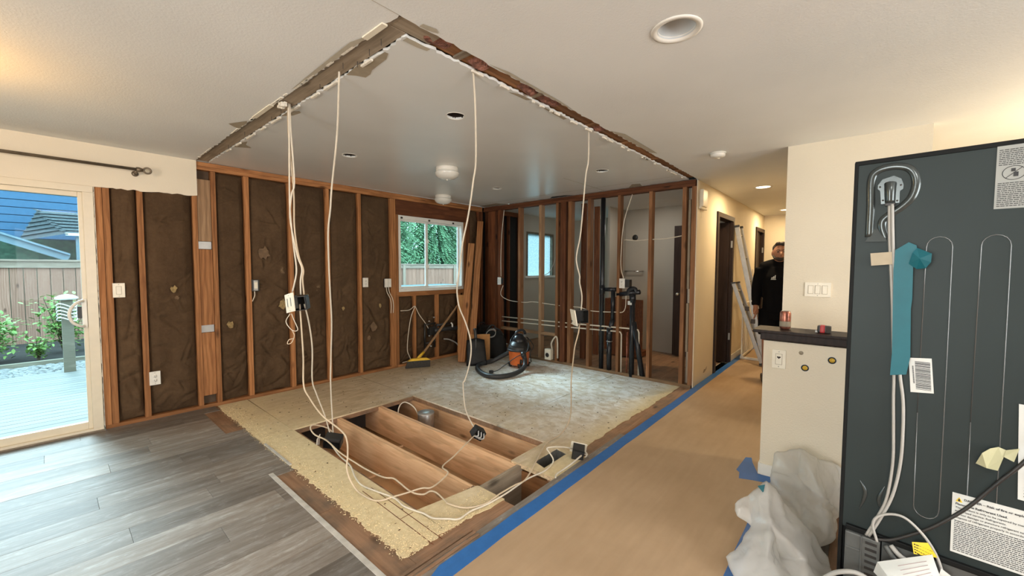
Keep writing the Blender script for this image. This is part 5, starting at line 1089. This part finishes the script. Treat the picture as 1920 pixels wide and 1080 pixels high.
# grey hose coil lying at the foot of the fridge
hc = thing('coiled_hose', 'grey hose arching over the plastic bag at the fridge foot', 'hose', fr.location, fr.rotation_euler[2])
ftube('hose', [(-.10, .05, -.09), (-.06, .16, -.10), (-.018, .223, -.10), (.015, .258, -.10), (.065, .279, -.095), (.117, .262, -.09), (.155, .235, -.09), (.2, .17, -.09), (.22, .01, -.09)], .0085, 'cable_grey', par=hc)
ftube('hose', [(-.10, .01, -.11), (-.06, .12, -.12), (-.017, .186, -.12), (.025, .232, -.12), (.074, .255, -.115), (.106, .245, -.11), (.13, .22, -.11), (.17, .12, -.11), (.18, .01, -.11)], .0085, 'cable_grey', par=hc)

# ------------------------------------------------------------------ crumpled plastic bags
def bag(name, label, pts, faces, rim, back, seed, smooth_n):
    """film shaped from its main creases, then crumpled"""
    c0 = Vector((sum(p[0] for p in pts)/len(pts), sum(p[1] for p in pts)/len(pts), 0.0085))
    bm = bmesh.new(); V = [bm.verts.new(Vector(p)-c0) for p in pts]; B = bm.verts.new(Vector(back)-c0)
    for f in faces: bm.faces.new([V[k] for k in f])
    for a, b in zip(rim, rim[1:]+rim[:1]): bm.faces.new((V[b], V[a], B))
    bmesh.ops.recalc_face_normals(bm, faces=bm.faces[:])
    for _ in range(3): bmesh.ops.subdivide_edges(bm, edges=bm.edges[:], cuts=1, use_grid_fill=True)
    for _ in range(smooth_n): bmesh.ops.smooth_vert(bm, verts=bm.verts[:], factor=.5, use_axis_x=True, use_axis_y=True, use_axis_z=True)
    bm.normal_update(); o = Vector((seed, seed*.7, seed*1.9)); D = []
    for v in bm.verts:
        q = v.co*9+o; D.append((1-2.4*abs(noise.noise(q)))*.013+(1-2*abs(noise.noise(q*2.3)))*.005)
    for v, d in zip(bm.verts[:], D): v.co += v.normal*d
    for v in bm.verts: v.co.z = max(v.co.z, .001)
    bmesh.ops.subdivide_edges(bm, edges=bm.edges[:], cuts=1, use_grid_fill=True)
    t = thing(name, label, 'bag', c0); frombm('film', bm, 'film', t, smooth=True); return t
g2 = bag('plastic_bag', 'frosted plastic bag in front with a green corner showing', [(2.326, .321, .341), (2.344, .266, .298), (2.302, .389, .27), (2.221, .434, .233), (2.18, .418, .199), (2.192, .355, .166), (2.012, .419, .075), (1.874, .343, .012), (2.171, .277, .216), (2.039, .269, .138), (2.21, .249, .052), (1.942, .192, .049), (2.353, .203, .211), (2.368, .117, .116), (2.355, .06, .025), (2.187, .045, .012), (2.174, .142, .113), (2.031, .118, .033)],
    [(0, 2, 8), (2, 3, 4), (2, 4, 5), (2, 5, 8), (5, 6, 9), (5, 9, 8), (6, 7, 9), (7, 11, 9), (9, 11, 10), (8, 9, 10), (0, 8, 1), (1, 8, 12), (8, 10, 16), (8, 16, 12), (12, 16, 13), (10, 11, 17), (10, 17, 16), (16, 17, 15), (16, 15, 14), (13, 16, 14)], [0, 2, 3, 4, 5, 6, 7, 11, 17, 15, 14, 13, 12, 1], (2.46, .28, .02), 3.1, 1)
g1 = bag('plastic_bag', 'crumpled clear plastic bag heaped against the half wall', [(2.941, .369, .259), (3.023, .247, .295), (3.012, .166, .282), (3.10, .09, .23), (3.11, .045, .21), (2.897, .382, .162), (2.854, .366, .11), (2.847, .227, .176), (2.799, .165, .249), (3.10, .04, .102), (2.759, .292, .109), (2.786, .11, .127), (2.971, .045, .02), (2.647, .204, .062), (2.569, .075, .052), (2.552, .06, .03), (2.42, .137, .02), (2.599, .292, .06), (2.62, .43, .015)],
    [(0, 5, 7), (0, 7, 1), (1, 7, 8), (1, 8, 2), (2, 8, 11), (2, 11, 3), (3, 11, 9), (3, 9, 4), (5, 6, 10), (5, 10, 7), (7, 10, 13), (7, 13, 11), (7, 11, 8), (9, 11, 12), (6, 18, 17), (6, 17, 10), (10, 17, 13), (11, 13, 14), (11, 14, 12), (12, 14, 15), (13, 16, 14), (13, 17, 16), (14, 16, 15)], [0, 1, 2, 3, 4, 9, 12, 15, 16, 17, 18, 6, 5], (3.10, .22, .01), 7.7, 1)
gc = Vector(g2.location); mesh('green_corner', [Vector(p)-gc for p in ((2.28, .352, .332), (2.292, .322, .345), (2.278, .325, .305))], [(0, 1, 2)], 'teal_tape', g2)

# ------------------------------------------------------------------ the man in the hall
def remesh(name, parts, vox, mat, par, smooth_it=4):
    bm = bmesh.new()
    for p in parts:
        if p[0] == 'T': tubemesh(bm, catmull([Vector(q) for q in p[1]], 4), [0]*0 or _rad(p[2], len(catmull([Vector(q) for q in p[1]], 4))), 14)
        else:
            r = bmesh.ops.create_icosphere(bm, subdivisions=3, radius=1)
            for v in r['verts']: v.co = Vector((v.co.x*p[2][0], v.co.y*p[2][1], v.co.z*p[2][2]))+Vector(p[1])
    me = bpy.data.meshes.new(name); bm.to_mesh(me); bm.free(); ob = bpy.data.objects.new('tmp', me); COL.objects.link(ob)
    m = ob.modifiers.new('r', 'REMESH'); m.mode = 'VOXEL'; m.voxel_size = vox
    s = ob.modifiers.new('s', 'SMOOTH'); s.iterations = smooth_it; s.factor = .5
    dg = bpy.context.evaluated_depsgraph_get(); dg.update(); m2 = bpy.data.meshes.new_from_object(ob.evaluated_get(dg)); bpy.data.objects.remove(ob)
    m2.materials.clear(); return link(name, m2, mat, par, smooth=True)
def _rad(rs, n):
    out = []
    for i in range(n):
        f = i/(n-1)*(len(rs)-1); k = min(int(f), len(rs)-2); out.append(rs[k]+(rs[k+1]-rs[k])*(f-k))
    return out
# local frame: faces -y, +x is his left
mn = thing('person', 'man in black jacket and shorts walking up the hall past the ladder', 'person', (5.90, .765, .008), -PI/2+.25)
hip, kn = .90, .48
arm_r = [(-.18, .0, 1.41), (-.222, .015, 1.16), (-.235, -.035, .925)]; arm_l = [(.19, .0, 1.41), (.25, .02, 1.16), (.27, -.08, .93)]
leg_r = [(-.095, 0, .90), (-.10, -.06, .49), (-.10, -.03, .08)]; leg_l = [(.095, 0, .90), (.10, .06, .49), (.10, .14, .10)]
def hand(px, py, pz, s):
    L = [('T', [(px, py, pz), (px+.003*s, py-.012, pz-.045), (px+.004*s, py-.018, pz-.085)], (.024, .032, .030))]
    for k, (dy, ln) in enumerate(((.028, .070), (.010, .082), (-.008, .076), (-.024, .058))):
        y = py-.018+dy; L.append(('T', [(px+.003*s, y, pz-.08), (px-.004*s, y-.004, pz-.08-ln*.55), (px-.020*s, y-.004, pz-.08-ln)], (.0095, .0088, .007)))
    L.append(('T', [(px, py-.035, pz-.035), (px-.012*s, py-.058, pz-.06), (px-.022*s, py-.060, pz-.095)], (.012, .0105, .0085))); return L
parts = [('T', [(0, 0, .88), (0, .005, 1.08), (0, .01, 1.30), (0, .01, 1.42)], (.135, .13, .16, .12)), ('T', [(0, .01, 1.40), (0, -.015, 1.49), (0, -.03, 1.54)], (.065, .058, .055)),
         ('E', (0, -.055, 1.60), (.074, .092, .112)), ('E', (0, -.095, 1.548), (.05, .05, .05)), ('T', [(0, -.148, 1.60), (0, -.166, 1.575), (0, -.150, 1.566)], (.010, .015, .013)), ('E', (-.076, -.045, 1.59), (.012, .02, .032)), ('E', (.076, -.045, 1.59), (.012, .02, .032)),
         ('T', [(-.19, .0, 1.41), (0, .01, 1.43), (.19, .0, 1.41)], (.055, .08, .055)), ('E', (0, -.145, 1.545), (.024, .012, .008)),
         ('T', arm_r, (.05, .042, .028)), ('T', arm_l, (.05, .042, .028)), ('T', leg_r, (.085, .06, .04)), ('T', leg_l, (.085, .06, .04)),
         ('T', [(-.10, .0, .06), (-.10, -.06, .04), (-.105, -.14, .03)], (.045, .042, .034)), ('T', [(.10, .17, .09), (.10, .11, .05), (.105, .04, .03)], (.045, .042, .034))] + hand(-.235, -.04, .93, 1) + hand(.27, -.085, .935, -1)
body = remesh('body', parts, .0075, 'skin', mn, 2)
jk = remesh('jacket', [('T', [(0, 0, .86), (0, .005, 1.08), (0, .01, 1.30), (0, .005, 1.43)], (.165, .158, .178, .125)), ('T', [(0, .01, 1.42), (0, -.01, 1.485)], (.085, .078)), ('T', [(-.19, .0, 1.41), (0, .01, 1.44), (.19, .0, 1.41)], (.07, .10, .07)),
    ('T', [(-.18, .0, 1.41), (-.222, .015, 1.16), (-.234, -.03, .945)], (.074, .062, .046)), ('T', [(.19, .0, 1.41), (.25, .02, 1.16), (.268, -.075, .95)], (.074, .062, .046))], .012, 'jacket', mn, 4)
shs = remesh('shorts', [('T', [(0, 0, .78), (0, 0, .96)], (.155, .158)), ('T', [(-.09, 0, .90), (-.105, -.035, .58)], (.115, .098)), ('T', [(.09, 0, .90), (.105, .035, .58)], (.115, .098))], .012, 'jacket', mn, 3)
hr = remesh('hair', [('E', (0, -.028, 1.652), (.077, .088, .070)), ('E', (0, -.07, 1.70), (.058, .05, .028)), ('E', (.02, -.10, 1.705), (.03, .03, .026)), ('E', (-.025, -.09, 1.708), (.03, .03, .024)), ('E', (0, .01, 1.61), (.074, .06, .08))], .008, 'hair', mn, 2)
bd = remesh('beard', [('E', (0, -.108, 1.527), (.048, .044, .035)), ('T', [(-.068, -.06, 1.57), (-.05, -.10, 1.53), (0, -.13, 1.515), (.05, -.10, 1.53), (.068, -.06, 1.57)], (.014, .018, .02, .018, .014))], .007, 'hair', mn, 2)
for x in (-.03, .03): lathe('eye', [(0, -.006), (.008, -.003), (.01, .0)], 'ink', mn, (x, -.1385, 1.607), 10, 'Y'); tube('eyebrow', [(x-.018, -.143, 1.626), (x, -.148, 1.631), (x+.018, -.143, 1.626)], .004, 'hair', mn, 4, 6, local=True)
for s in (-1, 1):
    y0 = -.06 if s < 0 else .11; lbox('shoe', mn, s*.105-.05, s*.105+.05, y0-.13, y0+.12, 0, .085, 'black_rubber', .03)
bm = bmesh.new()
for k in range(3): x = -.095+.016*k; bm.faces.new([bm.verts.new(p) for p in ((x, -.181, 1.285), (x+.011, -.181, 1.285), (x+.011+.004, -.180, 1.302+.013*k), (x+.004, -.180, 1.298+.013*k))])
frombm('chest_logo', bm, 'paper_white', mn); lbox('logo_bar', mn, -.098, -.046, -.1815, -.179, 1.273, 1.280, 'paper_white')
lbox('sleeve_mark', mn, -.284, -.278, -.05, -.02, .99, 1.005, 'paper_white'); lbox('wrist_watch', mn, .225, .235, -.13, -.05, .93, .96, 'paper_white')

# ------------------------------------------------------------------ outdoors
GZ = -.17
gr = st(box('ground', -12, 26, 5.2, 26, -.30, GZ, 'ground'))
dk = st(box('deck', -5, 7, 5.06, 8.80, -.28, -.20, 'hole'))
for k in range(27):
    y = 5.07+.138*k; hboard('deck_board', -3.4, 2.6, y, y+.130, -.16, -.122, 'deck', dk)
box('soil_bed', -6, 14, 9.75, 12.6, GZ, GZ+.03, 'soil', gr)
hboard('bed_edging', -6, 3.4, 9.70, 9.78, GZ, -.08, 'post', gr)
bm = bmesh.new()
for _ in range(1500):
    x, y = random.uniform(-1.9, 1.2), random.uniform(8.82, 9.72); s = random.uniform(.018, .045); r = bmesh.ops.create_icosphere(bm, subdivisions=1, radius=s); q = Quaternion((random.random(), random.random(), random.random()), random.uniform(0, 3)); c = Vector((x, y, GZ+s*.4))
    for v in r['verts']: p = v.co.copy(); p.rotate(q); v.co = Vector((p.x*1.3, p.y, p.z*.7))*random.uniform(.85, 1.1)+c
tag(frombm('gravel', bm, 'gravel'), 'pale gravel strip between the deck and the planting bed', 'gravel', kind='stuff')
pt = thing('deck_post', 'grey wooden deck post with a pale cap and wrapped string lights', 'post', (.175, 8.72, -.13)); lbox('post_shaft', pt, -.06, .06, -.06, .06, 0, 1.06, 'post', .006); lathe('post_cap', [(.10, 1.06), (.12, 1.075), (.115, 1.095), (.07, 1.125), (0, 1.14)], 'white_win', pt, (0, 0, 0), 24)
for k in range(5): tube('light_string', [(.075*math.cos(a)*1.35, .075*math.sin(a)*1.35, .78+.05*k+.03*math.sin(a*2)) for a in [j*PI/5 for j in range(11)]], .008, 'white_win', pt, 3, 6, local=True)
pr_ = thing('deck_rail', 'weathered lower rail and post beside the capped deck post', 'rail', (.52, 9.3, -.16)); lbox('rail_post', pr_, -.12, -.03, -.05, .05, 0, .78, 'post', .004); lbox('rail_bar', pr_, -.03, 1.4, -.03, .03, .42, .5, 'post', .004); lbox('rail_bar', pr_, -.03, 1.4, -.03, .03, .62, .7, 'post', .004)
# fence: every board its own piece
fe = thing('garden_fence', 'tall cedar board fence behind the garden bed', 'fence', (0, 12.7, GZ))
bw = .178; fbm = bmesh.new(); bbox(fbm, -.80, .80, -(bw-.008)/2, (bw-.008)/2, -.011, .011, .003); fme = bpy.data.meshes.new('fence_board'); fbm.to_mesh(fme); fbm.free(); fme.materials.append(M['fence'])
for k in range(104):
    x = -3.6+bw*k; o = bpy.data.objects.new('fence_board', fme); COL.objects.link(o); o.parent = fe
    o.matrix_local = Matrix(((0, 1, 0, x), (0, 0, 1, random.uniform(-.004, .004)), (1, 0, 0, .80), (0, 0, 0, 1)))
for z0, z1, y in ((1.55, 1.68, -.03), (.05, .14, .03)): hboard('fence_rail', -3.7, 15, y-.02, y+.02, z0, z1, 'fence_cap', fe)
hboard('cap_board', -3.7, 15, -.075, .06, 1.68, 1.72, 'fence_cap', fe)
for k in range(8): x = -1.1+2.42*k; vstud('fence_post', x-.05, x+.05, -.07, -.02, 0, 1.68, 'fence_cap', fe)
def shrub(name, label, loc, w, h, n, seed):
    t = thing(name, label, 'shrub', loc); rnd = random.Random(seed); bm = bmesh.new(); tips = []
    for k in range(7):
        a = rnd.uniform(0, 2*PI); tip = Vector((w*.8*math.cos(a)*rnd.random(), w*.5*math.sin(a)*rnd.random(), h*rnd.uniform(.6, 1))); tubemesh(bm, [Vector((0, 0, 0)), tip*.5+Vector((0, 0, .05)), tip], [.012, .008, .004], 5); tips.append(tip)
    frombm('stems', bm, 'bark', t); bm = bmesh.new()
    for _ in range(n):
        tp_ = rnd.choice(tips); c = tp_*rnd.uniform(.35, 1)+Vector((rnd.gauss(0, w*.22), rnd.gauss(0, w*.2), rnd.gauss(0, h*.09))); c.z = max(.03, c.z); s = rnd.uniform(.03, .06)
        d = Vector((rnd.gauss(0, 1), rnd.gauss(0, 1)-.6, rnd.gauss(0, .5))).normalized(); e = d.cross(Vector((0, 0, 1))).normalized()*.5; u_ = Vector((0, 0, .15))
        vs = [bm.verts.new(c+p*s) for p in (-d, -d*.3+e, d*.4+e*.8, d-u_, d*.4-e*.8, -d*.3-e)]; bm.faces.new(vs)
    tag(frombm('foliage', bm, 'leaf', t), kind='stuff'); return t
shrub('garden_shrub', 'bright green leafy shrub at the left edge of the glass door', (-.62, 10.4, GZ), .62, .88, 900, 3); shrub('garden_shrub', 'bright green leafy shrub behind the deck post', (.16, 10.9, GZ), .5, 1.05, 800, 5); shrub('garden_shrub', 'small low shrub between the two larger ones', (-.14, 10.2, GZ), .2, .4, 140, 8)
# conifers beyond the fence, seen through the kitchen window
def conifer(label, loc, r, h, n, seed):
    t = thing('conifer_tree', label, 'tree', loc); tube('trunk', [(0, 0, 0), (.05, 0, h*.5), (0, 0, h)], lambda f: .13*(1-.9*f), 'bark', t, 4, 8, local=True); rnd = random.Random(seed); bm = bmesh.new()
    for _ in range(n):
        z = rnd.uniform(.15, .99)*h; rr = r*(1.05-.45*z/h)*rnd.uniform(.25, 1.05); a = rnd.uniform(-PI*1.15, PI*.15); dr = Vector((math.cos(a), math.sin(a), -.25-rnd.random()*.4))
        p0 = Vector((rr*.55*math.cos(a), rr*.55*math.sin(a), z)); L = rr*.5+.15; side = Vector((-dr.y, dr.x, 0))
        for k in range(7):
            f = k/6; c = p0+dr*L*f-Vector((0, 0, .12*f*f))
            for sgn in (-1, 1):
                d = (dr*.5+side*sgn*.75+Vector((0, 0, -.45+rnd.uniform(-.15, .3)))).normalized()*rnd.uniform(.10, .2)*(1.25-.6*f); e = Vector((0, 0, 1)).cross(d).normalized()*.022+Vector((0, 0, .012))
                bm.faces.new([bm.verts.new(q) for q in (c-e, c+d*.6-e*.8, c+d, c+d*.6+e*.8, c+e)])
    tag(frombm('needle_foliage', bm, 'needle', t), kind='stuff')
conifer('pale green conifer behind the fence in the left window pane', (9.0, 15.2, GZ), 2.2, 4.4, 2300, 21); conifer('pale green conifer behind the fence in the right window pane', (12.3, 15.6, GZ), 2.3, 4.5, 2300, 22)
conifer('darker conifer further back between the two others', (10.9, 18.6, GZ), 2.8, 5.2, 2000, 23)
tc = thing('covered_table', 'teal covered garden table below the kitchen window', 'table', (6.9, 9.0, GZ)); lbox('table_top', tc, -.9, .9, -.5, .5, 1.03, 1.10, 'teal_cover', .02); lbox('cover_skirt', tc, -.85, .85, -.45, .45, .35, 1.04, 'teal_cover', .03)
for x in (-.8, .8):
    for y in (-.4, .4): lbox('leg', tc, x-.03, x+.03, y-.03, y+.03, 0, .4, 'dark_metal')
# neighbour's house: lap siding boards, gable rake, hip roofed porch
nh = thing('neighbour_house', 'blue lap-sided house wall rising behind the fence', 'house', (0, 17.0, GZ))
for k in range(22): board('siding_board', (-4.5, -.005, 1.2+.205*k), (3.2, -.005, 1.2+.205*k), .03, .186, 'siding', nh, (0, -.10, 1), .001)
M['lap_gap'] = plain('lap_shadow_gap', (.012, .03, .055), .8); lbox('wall', nh, -4.5, 3.2, .03, .2, 0, 6.2, 'lap_gap')
rk = thing('shed_roof', 'pale blue sloping roof edge of a shed in front of the pavilion', 'shed', (0, 14.2, 0)); board('rake_board', (-2.4, 0, 2.83), (.36, 0, 1.60), .05, .15, 'fascia', rk, (0, 0, 1)); board('rake_trim', (-2.4, -.04, 2.92), (.38, -.04, 1.69), .12, .04, 'fascia', rk, (0, 0, 1)); board('roof_slope', (-2.4, .35, 2.93), (.36, .35, 1.70), .7, .03, 'shingle', rk, (0, 0, 1))
lbox('shed_wall', rk, -2.4, -.1, .1, .5, GZ, 1.7, 'shade_green')
porch = thing('garden_pavilion', 'low hip-roofed grey shingled pavilion against the blue house', 'pavilion', (0, 15.0, 0))
rv = [(-.108, .5, 2.78), (3.0, .5, 2.78), (.33, -.35, 2.20), (3.2, -.35, 2.20), (-.42, 1.4, 2.02)]
mesh('roof', [(-.10, .55, 2.80), (3.0, .55, 2.80), (.33, -.40, 2.20), (3.2, -.40, 2.20), (-.42, 0.3, 2.01)], [(0, 2, 3, 1), (0, 4, 2)], 'shingle', porch)
for k in range(9):
    f = k/8; a = Vector((-.10, .55, 2.80)).lerp(Vector((.33, -.40, 2.20)), f); board('ridge_shingle', a+Vector((-.03, -.03, .02)), a+Vector((.03, -.09, -.01)), .10, .02, 'shingle', porch)
for k in range(1, 7):
    f = k/7; a = Vector((-.10, .55, 2.80)).lerp(Vector((.33, -.40, 2.20)), f); b = Vector((3.0, .55, 2.80)).lerp(Vector((3.2, -.40, 2.20)), f); board('shingle_course', a+Vector((0, -.01, .012)), b+Vector((0, -.01, .012)), .06, .012, 'shingle', porch); c = Vector((-.10, .55, 2.80)).lerp(Vector((-.42, .3, 2.01)), f); board('shingle_course', a+Vector((0, -.012, .012)), c+Vector((0, -.012, .012)), .06, .012, 'shingle', porch)
board('gutter', (.33, -.44, 2.19), (3.2, -.44, 2.19), .06, .06, 'white_win', porch); lbox('porch_post', porch, .50, .62, -.3, -.18, GZ, 2.15, 'fascia', .005); lbox('porch_shade', porch, -2.0, 3.0, .9, 1.0, GZ, 2.1, 'shade_green')  # dark green back sheet stands in for shaded greenery under the roof

# ------------------------------------------------------------------ repeats share a group
GROUPS = {'hanging_cable': 'white electrical cables left hanging in the kitchen', 'wall_cable': 'electrical cables stapled in the open walls', 'water_pipe': 'water pipes in the stud partition', 'wall_outlet': 'white wall outlets on bare studs',
          'hall_downlight': 'lit downlights in the hall', 'ceiling_lamp': 'dome lamps on the kitchen ceiling', 'smiley_sticker': 'smiley stickers on the half wall', 'plastic_bag': 'plastic bags by the half wall', 'loose_plank': 'loose boards leaning in the kitchen corner',
          'conifer_tree': 'conifers beyond the garden fence', 'garden_shrub': 'shrubs in the garden bed', 'blue_tape': 'blue masking tape strips on the floor', 'hall_switch': 'small switches on the hall wall', 'loose_wire': 'loose wire ends under the dimmer plate', 'hanging_switch_box': 'black switch boxes hanging on cables'}
for o in list(S.objects):
    if o.parent is None and 'category' in o:
        b = o.name.split('.')[0]
        if b in GROUPS: o['group'] = GROUPS[b]
